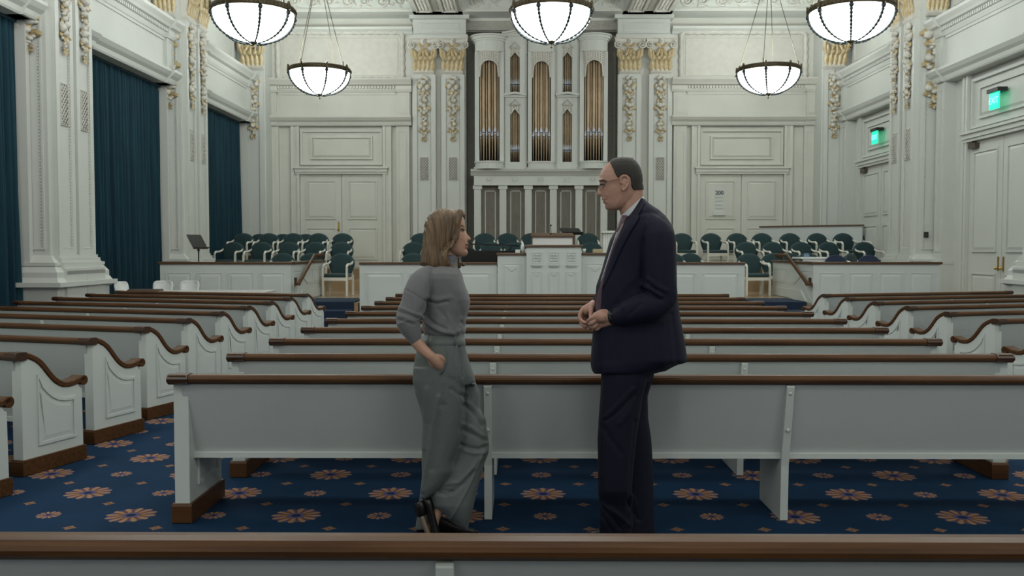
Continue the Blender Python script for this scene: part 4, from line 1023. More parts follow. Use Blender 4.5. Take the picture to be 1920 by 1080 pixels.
# long white table behind the right parapet and things on it
x0, zt_ = U(1452, 482, 18.9); x1, _ = U(1566, 482, 18.9); x0 = 5.12; t = thing('side_table', 'long white table behind the right parapet', 'table', ((x0 + x1) / 2, 18.9, STG)); hw = (x1 - x0) / 2; h = zt_ - STG
m = MB(); m.box(-hw, hw, -0.3, 0.3, h - 0.04, h); m.build('tabletop', WHT, t, bevel=0.006)
m = MB(); m.box(-hw + 0.05, hw - 0.05, -0.28, -0.26, h - 0.14, h - 0.04); m.build('apron', WHT, t)
for sx in (-1, 1):
    for y in (-0.25, 0.25): m = MB(); m.tube([(sx * (hw - 0.08), y, 0.0), (sx * (hw - 0.08), y, h - 0.04)], 0.02, 6); m.build('leg', CHW, t)
X, _ = U(1512, 484, 18.7); m = MB(); m.box(-0.05, 0.05, -0.04, 0.04, 0, 0.05); m.box(-0.04, 0.04, -0.03, 0.03, 0.05, 0.075); o = m.build('tissue_box', mat('pale_blue_card', (0.16, 0.24, 0.36), 0.6), None, bevel=0.006, loc=(X, 18.7, STG + h)); tag(o, 'small pale blue box on the white table behind the right parapet', 'box')

# ---- grand piano behind the woman
x0, zl_ = U(868, 457, 19.2); x1, zr_ = U(973, 459, 19.2); t = thing('grand_piano', 'black grand piano on the stage behind the woman', 'piano', ((x0 + x1) / 2, 19.3, STG)); hw = (x1 - x0) / 2
P = [(-hw, -0.35), (hw * 0.2, -0.35), (hw, -0.30), (hw, 0.0), (hw * 0.85, 0.45), (hw * 0.3, 0.75), (-hw * 0.5, 0.85), (-hw, 0.85)]
m = MB(); m.prism(P, 'z', 0.62, 0.98); m.build('case', BLK, t, bevel=0.01)
m = MB(); hz = zl_ - STG; m.rings([[(x, y, 1.0 + (hz - 1.03) * (hw - x) / (2 * hw) * 0.5 + (hz - 1.06)) for x, y in P], [(x, y, 1.025 + (hz - 1.03) * (hw - x) / (2 * hw) * 0.5 + (hz - 1.06)) for x, y in P]]); m.build('lid', BLK, t)
m = MB(); m.box(-hw, -hw + 0.2, -0.3, 0.8, 0.98, 1.02); m.build('fallboard', BLK, t)
m = MB()
for i in range(24): m.box(-hw - 0.14, -hw, -0.3 + i * 0.045, -0.258 + i * 0.045, 0.70, 0.72)
m.build('keyboard', WHT, t)
for x, y in ((-hw + 0.1, -0.25), (-hw + 0.1, 0.7), (hw * 0.6, 0.0)): m = MB(); m.lathe([(0.03, 0.0), (0.035, 0.05), (0.05, 0.1), (0.06, 0.5), (0.08, 0.62)], 10, (x, y, 0)); m.build('leg', BLK, t)
m = MB(); m.tube([(hw * 0.6, -0.2, 0.95), (hw * 0.75, -0.25, hz - 0.07)], 0.01, 6); m.build('lid_prop', BLK, t)
# ---- small things on the pulpit ledges
def prop(name, px, py, D, z, build, label, cat, mt, bevel=0):
    X, _ = U(px, py, D); m = MB(); build(m); o = m.build(name, mt, None, bevel=bevel, loc=(X, D, z)); return tag(o, label, cat)
YW = YS + 0.1; zW += 0.002
prop('water_bottle', 980, 465, YW, zW, lambda m: m.lathe([(0, 0), (0.038, 0.002), (0.04, 0.10), (0.036, 0.14), (0.015, 0.175), (0.015, 0.20), (0, 0.201)], 12), 'white bottle on the left pulpit ledge', 'bottle', WHT)
prop('paper_stack', 972, 470, YW - 0.05, zW, lambda m: (m.box(-0.06, 0.03, -0.05, 0.1, 0, 0.03), m.box(-0.055, 0.035, -0.045, 0.1, 0.03, 0.06)), 'small white stack left of the bottle on the pulpit ledge', 'papers', WHT)
prop('white_cup', 1095, 470, YW, zW, lambda m: m.lathe([(0, 0), (0.03, 0.0), (0.036, 0.075), (0.033, 0.075), (0.028, 0.006), (0, 0.006)], 12), 'white cup on the right pulpit ledge beside the pulpit', 'cup', WHT)
prop('tissue_box', 1121, 471, YW, zW, lambda m: (m.box(-0.10, 0.09, -0.06, 0.06, 0, 0.055), m.box(-0.09, 0.08, -0.05, 0.05, 0.055, 0.07)), 'low cream box on the right pulpit ledge', 'box', mat('cream_card', (0.42, 0.36, 0.22), 0.6), 0.004)
X, Z = U(1141, 433, 18.4); t = thing('flower_stand', 'white fluted square stand just behind the man on the stage', 'stand', (X, 18.4, STG)); h = Z - STG
m = MB(); m.box(-0.12, 0.12, -0.12, 0.12, 0.1, h - 0.05)
for k in range(5): x = -0.10 + 0.05 * k; m.tube([(x, -0.12, 0.12), (x, -0.12, h - 0.07)], 0.015, 6)
m.build('fluted_shaft', WALL, t); m = MB(); m.box(-0.16, 0.16, -0.16, 0.16, h - 0.05, h); m.box(-0.15, 0.15, -0.15, 0.15, 0, 0.1); m.build('top_slab', WALL, t, bevel=0.006)
# ---- table and white chairs, floor level left
xa, za = U(242, 547, 15.3); xb, _ = U(496, 547, 15.3); t = thing('folding_table', 'long white table before the left parapet', 'table', ((xa + xb) / 2, 15.65, 0), 0.02); hw = (xb - xa) / 2; h = za
m = MB(); m.box(-hw, hw, -0.36, 0.36, h - 0.035, h); m.build('tabletop', mat('table_white', (0.62, 0.60, 0.57), 0.25), t, bevel=0.008)
m = MB(); m.box(-hw + 0.1, hw - 0.3, -0.30, -0.27, h - 0.11, h - 0.035); m.box(-hw + 0.1, hw - 0.3, 0.27, 0.30, h - 0.11, h - 0.035); m.build('apron', WHT, t)
for sx in (-1, 1):
    for y in (-0.27, 0.27): m = MB(); m.tube([(sx * (hw - 0.3), y, 0.0), (sx * (hw - 0.3), y, h - 0.035)], 0.018, 6); m.build('leg', CHW, t)
def shell_chair(px, py, D, rz, lab):
    X, Z = U(px, py, D); t = thing('shell_chair', lab, 'chair', (X, D, 0), rz, 'white shell chairs at the left table'); h = Z
    m = MB(); rs = []
    for z, w_, y in ((h, 0.15, 0.27), (h - 0.02, 0.20, 0.268), (h - 0.07, 0.225, 0.262), (h - 0.2, 0.215, 0.235), (h - 0.36, 0.20, 0.20), (0.455, 0.205, 0.12), (0.44, 0.21, -0.05), (0.445, 0.2, -0.2), (0.43, 0.18, -0.235)):
        rs.append([(w_ * 0.82 * s, y - 0.05 * s * s * (1 if z > 0.5 else 0), z + 0.0 * s) for s in (-1, -0.75, -0.4, 0, 0.4, 0.75, 1)])
    m.smooth = True; m.rings(rs, False, False, closed=False); o = m.build('shell', WHT, t); sd = o.modifiers.new('s', 'SOLIDIFY'); sd.thickness = 0.012
    for sx in (-1, 1):
        for y in (-0.18, 0.18): m = MB(); m.tube([(sx * 0.21, y * 1.15, 0.0), (sx * 0.17, y, 0.43)], 0.011, 6); m.build('leg', CHW, t)
shell_chair(298, 527, 16.3, 0.05, 'white shell chair behind the long table, middle one of the three'); shell_chair(347, 527, 16.35, -0.03, 'white shell chair behind the long table, right one of the three'); shell_chair(246, 528, 15.7, 1.3, 'white shell chair turned sideways at the left end of the long table')
prop('laptop', 275, 545, 15.6, h, lambda m: (m.box(-0.30, 0.25, -0.1, 0.12, 0, 0.02), m.box(-0.29, 0.24, -0.09, 0.11, 0.02, 0.03)), 'flat dark folder lying on the left end of the long white table', 'folder', mat('brown_folder', (0.10, 0.075, 0.06), 0.6))
bpy.data.objects['laptop'].name = 'folder'

# ================================================================ WALL THINGS
def exit_sign(px, py, D, size, lab):
    xr, yr = XW - 0.12, D
    t = thing('exit_sign', lab, 'exit sign', (xr - 0.10, D, U(px, py, D)[1]), -PI / 2)
    w_, h_ = 0.17, 0.155; Z0 = 0
    m = MB(); m.box(-w_, w_, -0.012, 0.012, -h_, h_); m.build('lit_panel', EXITG, t)
    m = MB(); m.box(-w_ - 0.03, w_ + 0.03, -0.05, 0.14, h_, h_ + 0.075); m.build('housing', BLKM, t, bevel=0.005)
    cu = bpy.data.curves.new('letters', 'FONT'); cu.body = 'EXIT'; cu.size = 0.17; cu.extrude = 0.002; cu.align_x = 'CENTER'; cu.align_y = 'CENTER'
    o = bpy.data.objects.new('tmp', cu); me = bpy.data.meshes.new_from_object(o); bpy.data.objects.remove(o); me.materials.clear(); me.materials.append(EXITW)
    l = link('letters', me, t, loc=(0, -0.016, 0)); l.rotation_euler = (PI / 2, 0, 0)
def wallD(px, XX): # depth where the ray of this column meets the plane x=XX
    d = ray(px, 300); return (XX - CAM.x) / d.x * d.y
exit_sign(1862, 189, wallD(1862, XW - 0.22), 1, 'glowing green exit sign above the near right double doors')
exit_sign(1640, 258, wallD(1640, XW - 0.22), 1, 'glowing green exit sign above the far right door')
# small control box on the right pier return
X, Z = U(1737, 440, 19.35); t = thing('wall_control', 'small black control box on the right pier', 'control box', (X, 19.375, Z))
m = MB(); m.box(-0.045, 0.045, -0.03, 0.0, -0.06, 0.06); m.build('box_body', BLKM, t, bevel=0.005); m = MB(); m.box(-0.02, 0.02, -0.034, -0.028, -0.02, 0.0); m.build('green_light', mat('green_led', (0.02, 0.12, 0.06), 0.3), t)
# hymn number board on the right back door
X, Z = U(1347, 380, YB); t = thing('hymn_board', 'white hymn number board reading 200 on the right back door', 'sign', (X, YB - 0.047, Z))
z0 = U(1347, 404, YB)[1] - Z; z1 = U(1347, 354, YB)[1] - Z
m = MB(); m.box(-0.125, 0.125, -0.03, 0, z0 + 0.1, z1); m.raised([(-0.125, z1 - 0.0), (0.125, z1 - 0.0), (0.06, z1 + 0.035), (-0.06, z1 + 0.035)], -0.02, d=0.01); m.build('board', WALL, t)
m = MB(); m.box(-0.17, 0.17, -0.07, 0, z0, z0 + 0.11); m.build('base_ledge', WALL, t, bevel=0.004)
for k in range(5): m = MB(); m.box(-0.10, 0.10, -0.045, -0.03, z1 - 0.24 - 0.108 * k, z1 - 0.225 - 0.108 * k); m.build('number_rail', WALL, t)
cu = bpy.data.curves.new('digits', 'FONT'); cu.body = '200'; cu.size = 0.155; cu.extrude = 0.002; cu.offset = 0.004; cu.align_x = 'CENTER'; cu.align_y = 'CENTER'
o = bpy.data.objects.new('tmp', cu); me = bpy.data.meshes.new_from_object(o); bpy.data.objects.remove(o); me.materials.clear(); me.materials.append(mat('ink', (0.07, 0.10, 0.12), 0.6))
l = link('digits', me, t, loc=(0.01, -0.035, z1 - 0.12)); l.rotation_euler = (PI / 2, 0, 0)
# ================================================================ PEOPLE
RCI = np.array(RC.transposed()); CAMN = np.array(CAM)
def px_of(P):
    q = (P - CAMN) @ RCI.T; return 960 + F * q[:, 0] / -q[:, 2], 540 - F * q[:, 1] / -q[:, 2]
def PW(x, y, D): return tuple(UP(x, y, D))
class Surf:
    """body volume as a stack of rings (y, x0, x1, half depth, centre depth, exponent)"""
    def __init__(s, rows, D, n=2.3): s.r = [(tuple(q) + (D,) if len(q) == 4 else tuple(q)) for q in rows]; s.n = n
    def at(s, y):
        ys = [q[0] for q in s.r]; return [float(np.interp(y, ys, [q[k] for q in s.r])) for k in range(1, 5)]
    def add(s, m, step=6, seg=36):
        ys = [q[0] for q in s.r]; n = max(3, int((ys[-1] - ys[0]) / step)); Y = sorted(set(ys + [ys[0] + (ys[-1] - ys[0]) * i / n for i in range(n + 1)])); rs = []
        for y in Y:
            x0, x1, hw, D = s.at(y); cx, a = (x0 + x1) / 2, (x1 - x0) / 2; ring = []
            for k in range(seg):
                t = 2 * PI * k / seg; c, q = math.cos(t), math.sin(t); e = 2 / s.n
                ring.append(PW(cx + a * math.copysign(abs(c) ** e, c), y, D + hw * math.copysign(abs(q) ** e, q)))
            rs.append(ring)
        m.rings(rs); return m
    def near(s, x, y, off=0.0):
        x0, x1, hw, D = s.at(y); cx, a = (x0 + x1) / 2, (x1 - x0) / 2; c = min(0.999, abs((x - cx) / a)); d = hw * (1 - c ** s.n) ** (1 / s.n)
        return PW(x, y, D - d - off)
    def strip(s, m, rows, off, th=0.006, nx=6):
        """raised piece of cloth following the near surface"""
        rs = []
        for y, xl, xr in rows:
            top = [s.near(xl + (xr - xl) * i / nx, y, off) for i in range(nx + 1)]; bot = [s.near(xl + (xr - xl) * i / nx, y, off - th) for i in range(nx, -1, -1)]
            rs.append(top + bot)
        m.smooth = True; m.rings(rs); return m
def limb(m, pts, seg=14, flat=1.0):
    """pts: (px, py, depth, radius)"""
    P = [Vector(PW(*q[:3])) for q in pts]; R = [q[3] for q in pts]; Q = []; RR = []
    for i in range(len(P) - 1):
        for k in range(4):
            t = k / 4; p0 = P[max(0, i - 1)]; p1 = P[i]; p2 = P[i + 1]; p3 = P[min(len(P) - 1, i + 2)]
            Q.append(0.5 * ((2 * p1) + (p2 - p0) * t + (2 * p0 - 5 * p1 + 4 * p2 - p3) * t * t + (3 * p1 - p0 - 3 * p2 + p3) * t ** 3)); RR.append(R[i] + (R[i + 1] - R[i]) * t)
    Q.append(P[-1]); RR.append(R[-1]); m.tube(Q, RR, seg)
    m.ball(tuple(P[0]), R[0] * 0.98, 12, 8); m.ball(tuple(P[-1]), R[-1] * 0.98, 12, 8); return m
def ell(m, x, y, D, rx, ry, rz, rot=None): m.ball(PW(x, y, D), (rx, ry, rz), 16, 10, rot); return m
def vox(m, name, mats, voxel, parent, smooth=3, post=None, matf=None, root=None, bump=None):
    """fuse everything in m into one continuous skin"""
    me = bpy.data.meshes.new('t'); me.from_pydata([tuple(p) for p in m.v], [], m.f)
    bm = bmesh.new(); bm.from_mesh(me); bmesh.ops.recalc_face_normals(bm, faces=bm.faces); bm.to_mesh(me); bm.free()
    o = bpy.data.objects.new('t', me); C.objects.link(o); r = o.modifiers.new('r', 'REMESH'); r.mode = 'VOXEL'; r.voxel_size = voxel; r.use_smooth_shade = True
    if smooth: q = o.modifiers.new('s', 'SMOOTH'); q.iterations = smooth; q.factor = 0.6
    dg = bpy.context.evaluated_depsgraph_get(); dg.update(); nm = bpy.data.meshes.new_from_object(o.evaluated_get(dg)); bpy.data.objects.remove(o)
    n = len(nm.vertices); co = np.empty(n * 3, 'f'); nm.vertices.foreach_get('co', co); co = co.reshape(-1, 3).astype('d'); no = np.empty(n * 3, 'f'); nm.vertices.foreach_get('normal', no); no = no.reshape(-1, 3).astype('d')
    if post:
        co = post(co, no); nm.vertices.foreach_set('co', co.astype('f').ravel())
    nm.materials.clear()
    for q in (mats if isinstance(mats, (list, tuple)) else [mats]): nm.materials.append(q)
    if matf:
        fc = np.empty(len(nm.polygons) * 3, 'f'); nm.polygons.foreach_get('center', fc); fn_ = np.empty(len(nm.polygons) * 3, 'f'); nm.polygons.foreach_get('normal', fn_)
        nm.polygons.foreach_set('material_index', matf(fc.reshape(-1, 3).astype('d'), fn_.reshape(-1, 3)).astype('i'))
    else: nm.polygons.foreach_set('material_index', np.zeros(len(nm.polygons), 'i'))
    nm.polygons.foreach_set('use_smooth', np.ones(len(nm.polygons), bool)); nm.update()
    ob_ = link(name, nm, parent); ob_.location = -root.location if root else (0, 0, 0); return ob_
def seg_d(x, y, line):
    best = np.full(x.shape, 1e9)
    for (ax, ay), (bx, by) in zip(line[:-1], line[1:]):
        dx, dy = bx - ax, by - ay; L = dx * dx + dy * dy; t = np.clip(((x - ax) * dx + (y - ay) * dy) / L, 0, 1)
        best = np.minimum(best, np.hypot(x - ax - t * dx, y - ay - t * dy))
    return best
def folds(lines, Dc, far=0.3):
    """cloth folds: (polyline in photo pixels, height m, width px, [near side only])"""
    def f(co, no):
        x, y = px_of(co); near = np.clip((Dc + 0.02 - co[:, 1]) / 0.05, 0, 1); near = near + (1 - near) * far; d = np.zeros(len(x))
        for ln, h, w_ in lines: d += h * np.exp(-(seg_d(x, y, ln) / w_) ** 2)
        return co + no * (d * near)[:, None]
    return f
def shell(src, name, mt, mask, off, parent, root, jit=0.0):
    """hair or brows as a raised layer over part of a skin mesh"""
    me = src.data; n = len(me.vertices); co = np.empty(n * 3, 'f'); me.vertices.foreach_get('co', co); co = co.reshape(-1, 3).astype('d'); no = np.empty(n * 3, 'f'); me.vertices.foreach_get('normal', no); no = no.reshape(-1, 3)
    x, y = px_of(co); k = mask(x, y, co); idx = -np.ones(n, int); sel = np.where(k)[0]; idx[sel] = np.arange(len(sel))
    fs = [[int(idx[v]) for v in p.vertices] for p in me.polygons if all(k[v] for v in p.vertices)]
    h = off + jit * np.sin(x * 2.1 + 0.5 * np.sin(y * 0.6)) * np.sin(y * 0.35 + x * 0.2)
    V = co[sel] + no[sel] * (h[sel] if isinstance(h, np.ndarray) else h)[:, None] if jit else co[sel] + no[sel] * off
    nm = bpy.data.meshes.new(name); nm.from_pydata([tuple(v) for v in V], [], fs); nm.materials.append(mt); nm.polygons.foreach_set('use_smooth', np.ones(len(fs), bool)); nm.update()
    o = link(name, nm, parent); o.location = -root.location; s = o.modifiers.new('s', 'SOLIDIFY'); s.thickness = off * 1.2; s.offset = -1; return o
def put(m, name, mt, parent, root, **k):
    o = m.build(name, mt, parent, **k); o.location = -root.location if parent is root else (0, 0, 0); return o
SKM = mat('skin_man', (0.46, 0.265, 0.205), 0.5, scale=25, var=0.06, spec=0.35)
SKW = mat('skin_woman', (0.50, 0.295, 0.215), 0.48, scale=25, var=0.05, spec=0.35)
LIP = mat('lips', (0.28, 0.10, 0.085), 0.45, spec=0.4); LIPM = mat('lips_pale', (0.37, 0.19, 0.15), 0.5, spec=0.3)
for m_ in (SKM, SKW):
    b_ = m_.node_tree.nodes['Principled BSDF']; b_.inputs['Subsurface Weight'].default_value = 0.15; b_.inputs['Subsurface Radius'].default_value = (0.012, 0.005, 0.003)
SUIT = mat('navy_suit', (0.006, 0.007, 0.023), 0.75, scale=60, var=0.10, bump=0.06, bscale=500, sheen=0.02, spec=0.25)
TROU = mat('navy_trousers', (0.006, 0.007, 0.020), 0.75, scale=60, var=0.10, bump=0.06, bscale=500, sheen=0.02, spec=0.25)
SHIRT = mat('white_shirt', (0.55, 0.58, 0.62), 0.6)
TIE = mat('mauve_tie', (0.115, 0.062, 0.092), 0.5, scale=180, var=0.25)
HAIRM = mat('dark_grey_hair', (0.026, 0.021, 0.017), 0.6, scale=90, stretch=(3, 1, 0.5), col2=(0.015, 0.013, 0.012), bump=0.5, bscale=200)
HAIRG = mat('greying_hair', (0.10, 0.09, 0.08), 0.6, scale=90, var=0.2)
HAIRW = mat('ash_blonde_hair', (0.20, 0.125, 0.065), 0.42, scale=55, stretch=(1.2, 1.2, 0.06), col2=(0.075, 0.045, 0.025), bump=0.7, bscale=75)
SWT = mat('grey_knit', (0.185, 0.187, 0.200), 0.9, scale=300, var=0.12, bump=0.25, bscale=500, sheen=0.25, spec=0.2)
WTR = mat('grey_green_trousers', (0.112, 0.130, 0.130), 0.6, scale=80, var=0.05, bump=0.05, bscale=600, sheen=0.1, spec=0.3)
SHOE = mat('black_shoe_leather', (0.010, 0.009, 0.009), 0.3)
SOLE = mat('tan_sole', (0.20, 0.15, 0.105), 0.6)
EYEW = mat('eye_white', (0.55, 0.52, 0.48), 0.25); IRIS = mat('iris', (0.03, 0.04, 0.05), 0.2); BROW = mat('brow_hair', (0.07, 0.045, 0.03), 0.8); BROWM = mat('brow_hair_dark', (0.06, 0.045, 0.035), 0.8)
def eye(root, body, x, y, D, sgn):
    """near eye: ball, iris, upper and lower lids"""
    c = Vector(PW(x, y, D)); m = MB(); m.ball(tuple(c), 0.0115, 16, 10); o = m.build('eye', EYEW, body)
    m = MB(); m.ball((c.x + sgn * 0.0065, c.y - 0.0060, c.z), (0.0052, 0.0052, 0.0052), 10, 8); m.build('iris', IRIS, body)
    for nm, zz, rr in (('upper_eyelid', 0.0042, 0.0030), ('lower_eyelid', -0.0062, 0.0018)):
        m = MB(); pts = []
        for i in range(9):
            a = -0.9 + 1.8 * i / 8; pts.append((c.x + sgn * 0.0135 * math.cos(a) * 0.75 - 0.0 + sgn * 0.0, c.y - 0.0125 * math.cos(a - 0.9) * 0.75 if False else c.y - 0.0125 * (0.55 + 0.35 * math.sin(-a)), c.z + zz * math.cos(a)))
        pts = [(c.x + sgn * (0.0125 * math.sin(t)), c.y - 0.0125 * math.cos(t) * 1.0, c.z + zz * math.sin(PI * (t + 0.5) / 2.1)) for t in [-0.5 + 2.1 * i / 8 for i in range(9)]]
        m.tube(pts, rr, 6); m.build(nm, body['skin_mat'] if False else (IRIS if nm[0] == 'u' else SKM), body)

# ---------------------------------------------------------------- the man
D = 4.50
man = thing('person', 'man in navy suit and mauve tie with glasses, hands clasped, facing left', 'person', (PW(1170, 1007, D)[0], D, 0))
m = MB()
head = Surf([(296.5, 1160, 1177, .022), (299, 1150, 1186, .046), (303, 1142.5, 1191.5, .062), (310, 1135, 1197, .072), (318, 1129, 1200.5, .077), (328, 1125, 1203, .079), (337, 1123.6, 1203.5, .079), (345, 1125.2, 1203, .077), (352, 1126.8, 1202, .075), (360, 1127.5, 1200, .072), (368, 1128, 1197, .068), (374, 1129, 1193, .064), (380, 1131.5, 1187, .060), (386, 1134, 1178, .053), (391, 1137, 1168, .043), (394.5, 1143, 1158, .026)], D, 2.25)
head.add(m, 3, 40)
Surf([(343, 1123.9, 1133, .005), (350, 1122.4, 1135, .008), (357, 1120.6, 1137, .012), (362, 1119.2, 1139, .0165), (365.5, 1119.9, 1139, .0175), (368, 1124, 1138, .013)], D, 2).add(m, 2, 20)
ell(m, 1126.3, 338.2, D, .010, .052, .0075); ell(m, 1130.8, 373.6, D, .0072, .022, .0050); ell(m, 1132.2, 379.0, D, .0062, .018, .0042); ell(m, 1141.5, 388, D, .019, .022, .0165)
ell(m, 1146, 357, D - .050, .022, .016, .017); ell(m, 1146, 357, D + .050, .022, .016, .017); ell(m, 1169, 372, D - .045, .018, .018, .028)
for s in (-1, 1):        # ears
    ed = D + s * 0.079; pts = []
    for x, y in ((1165, 345), (1163.5, 337), (1165.5, 331.5), (1170, 329.6), (1175.5, 331), (1178.8, 337), (1178, 345), (1174, 351), (1170, 356), (1167, 357.5)): pts.append(PW(x, y, ed + s * 0.008))
    m.tube(pts, 0.0052, 8); m.tube([PW(1166, 352, ed), PW(1171, 346, ed + s * 0.006), PW(1174, 338, ed + s * 0.006)], 0.005, 8)
    m.ball(PW(1170.5, 342, ed - s * 0.003), (0.017, 0.010, 0.028), 12, 8); m.ball(PW(1168, 354, ed), (0.008, 0.008, 0.009), 10, 6)
limb(m, [(1186, 352, D, .052), (1184, 372, D, .055), (1183, 392, D, .058), (1194, 415, D, .062), (1200, 440, D, .08)])
# inner torso, arms and legs (under the clothes)
Surf([(400, 1185, 1240, .10), (430, 1175, 1250, .145), (500, 1150, 1255, .14), (570, 1135, 1255, .14), (640, 1140, 1250, .145), (700, 1145, 1215, .14)], D).add(m, 12, 24)
for s in (-1, 1): limb(m, [(1228, 428, D + s * .135, .036), (1236, 480, D + s * .16, .040), (1238, 555, D + s * .17, .038)])
limb(m, [(1238, 555, D - .17, .038), (1200, 577, D - .185, .036), (1160, 592, D - .175, .030), (1145, 595, D - .165, .027)])
limb(m, [(1238, 555, D + .17, .038), (1180, 568, D + .16, .036), (1128, 566, D + .08, .029), (1114, 571, D + .03, .026)])
limb(m, [(1172, 690, D - .07, .075), (1160, 800, D - .07, .055), (1155, 880, D - .05, .05), (1152, 985, D - .0, .035)])
limb(m, [(1186, 690, D + .07, .075), (1190, 800, D + .07, .055), (1196, 880, D + .08, .05), (1198, 980, D + .10, .035)])
limb(m, [(1152, 992, D - .0, .030), (1130, 1000, D + .03, .020), (1116, 1003, D + .03, .012)]); limb(m, [(1200, 990, D + .10, .03), (1180, 995, D + .10, .025), (1168, 998, D + .10, .02)])
# near (left) hand
h = D - .15
limb(m, [(1147, 595, D - .165, .026), (1138, 595, h, .029), (1128, 594, h, .031), (1121, 595, h + .01, .027)]); limb(m, [(1146, 603, D - .16, .018), (1132, 607, h + .015, .020), (1124, 608, h + .02, .016)])
limb(m, [(1121, 588, h, .0125), (1111, 595, h - .005, .0108), (1105, 600, h + .01, .0100), (1101.5, 602, h + .03, .0085)], 10)
limb(m, [(1120, 598, h, .0115), (1110, 605.5, h - .002, .0103), (1105.5, 608, h + .018, .009)], 10)
limb(m, [(1122, 606, h + .01, .011), (1114, 613, h + .008, .0098), (1110, 613.5, h + .028, .0088)], 10)
limb(m, [(1127, 611, h + .02, .0105), (1119, 617.5, h + .02, .0090), (1115, 617, h + .036, .0078)], 10)
limb(m, [(1137, 584, h + .01, .013), (1126, 585, h + .02, .0125), (1116, 590.5, h + .03, .011), (1109, 597, h + .035, .009)], 10)
# far (right) hand
g = D + .0
limb(m, [(1116, 572, g + .03, .025), (1107, 577, g, .027), (1098, 582, g - .01, .026)])
limb(m, [(1094, 579, g - .02, .0125), (1088.5, 587, g - .03, .0108), (1087, 597, g - .04, .010), (1094, 604, g - .06, .009), (1099, 605, g - .07, .0082)], 10)
limb(m, [(1094, 586, g, .012), (1089.5, 597, g - .01, .0105), (1091, 608, g - .03, .0098), (1098, 612, g - .05, .0085)], 10)
limb(m, [(1099, 590, g + .01, .0115), (1094, 603, g + .0, .010), (1096, 613, g - .02, .0095), (1103, 617, g - .04, .0082)], 10)
limb(m, [(1104, 590, g + .02, .0105), (1100, 604, g + .01, .009), (1103, 614, g - .01, .0085), (1108, 616, g - .02, .0075)], 10)
limb(m, [(1109, 575, g - .02, .014), (1108, 584, g - .045, .0118), (1107.5, 592, g - .06, .0105), (1108, 598, g - .075, .009)], 10)
def head_post(eyes, mouth, extra=()):
    def f(co, no):
        x, y = px_of(co); d = np.zeros(len(x))
        for ex, ey, sx_, sy_, h_ in eyes: d += h_ * np.exp(-((x - ex) / sx_) ** 2 - ((y - ey) / sy_) ** 2)
        for ln, h_, w_ in mouth: d += h_ * np.exp(-(seg_d(x, y, ln) / w_) ** 2)
        return co + no * d[:, None]
    return f
mp = head_post([(1130.5, 346.5, 4.2, 4.0, -.0085), (1150, 345, 9, 7, -.003), (1139, 366, 5, 4, .002)], [([(1128, 376.3), (1136, 375.6)], -.0030, 0.9), ([(1132, 367), (1138, 376)], -.0022, 1.4), ([(1132, 383.5), (1138, 384)], -.0025, 2.0), ([(1163, 372), (1152, 389)], .002, 3)])
def man_m(c, n):
    x, y = px_of(c); lip = (np.abs(x - 1131.0) < 4.6) & (y > 374.2) & (y < 379.8) & (c[:, 1] < 5) & (c[:, 1] > 4); return np.where(lip, 1, 0)
body = vox(m, 'body', [SKM, LIPM], 0.0032, man, 3, mp, man_m, man)
def hair_mask(x, y, co):
    line = np.interp(y, [296, 305, 315, 325, 333, 337, 339, 345, 356], [1150, 1144, 1149, 1153, 1158, 1162, 1180, 1182, 1187])
    return (x > line) & (y < 356) & (y < 357 - 0.0 * x) & (co[:, 2] > 1.6) & ~((x < 1182) & (y > 334)) & (((x - 1171) / 12.5) ** 2 + ((y - 343) / 16) ** 2 > 1)
hr = shell(body, 'hair', HAIRM, hair_mask, 0.0045, man, man, 0.0006)
m = MB(); m.tube([head.near(x, y, o) for x, y, o in ((1124.6, 340.2, .004), (1127.5, 338.4, .0045), (1131, 337.8, .004), (1135.5, 339.0, .002), (1139.5, 341.2, .000))], [.0015, .0030, .0034, .0028, .001], 8); m.build('eyebrow', BROWM, body)
eye(man, body, 1130.6, 347.2, D - .0335, -1)
ms_ = MATS['rod_metal']
m = MB(); gx = []
for s in (-1, 1): m.tube([PW(1124.5, 345.5, D + s * .052), PW(1132, 343, D + s * .072), PW(1150, 338.3, D + s * .083), PW(1164, 334.5, D + s * .084), PW(1168, 336, D + s * .083)], 0.0011, 6)
for s in (-1, 1):
    pts = [PW(1127.4 + 3.6 * math.cos(t), 350.8 - 5.4 * math.sin(t), D + s * (.036 + .023 * math.cos(t))) for t in [2 * PI * k / 18 for k in range(18)]]; m.tube(pts, 0.0009, 5, closed=True)
m.tube([PW(1122.8, 348, D - .012), PW(1122.0, 346.8, D), PW(1122.8, 348, D + .012)], 0.001, 5)
put(m, 'glasses', RODM, man, man)
# clothes
Jk = Surf([(371, 1201, 1206, .045), (376, 1198, 1211, .070), (384, 1192.5, 1221, .105), (394, 1185.5, 1237, .145), (403, 1178.5, 1247, .165), (411, 1170, 1252.5, .172), (418, 1162, 1257, .180), (430, 1155, 1262, .188), (450, 1143.5, 1265, .186), (475, 1136.5, 1266, .182), (505, 1128.5, 1266.5, .178), (535, 1118, 1267, .176), (565, 1115.2, 1269, .176), (590, 1113.5, 1272.5, .178), (620, 1111.5, 1278, .182), (650, 1109, 1283, .186), (677, 1107, 1287, .188), (684, 1107.5, 1265, .186), (692, 1109, 1248, .182), (698.5, 1112, 1226, .176), (701, 1116, 1205, .16)], D, 2.4)
m = MB(); Jk.add(m, 6, 44)
for s in (-1, 1): limb(m, [(1214, 412, D + s * .125, .040), (1225, 426, D + s * .155, .060), (1234, 444, D + s * .175, .074), (1236, 480, D + s * .19, .071), (1237, 520, D + s * .195, .069), (1240, 550, D + s * .19, .068), (1238, 566, D + s * .188, .062)], 18)
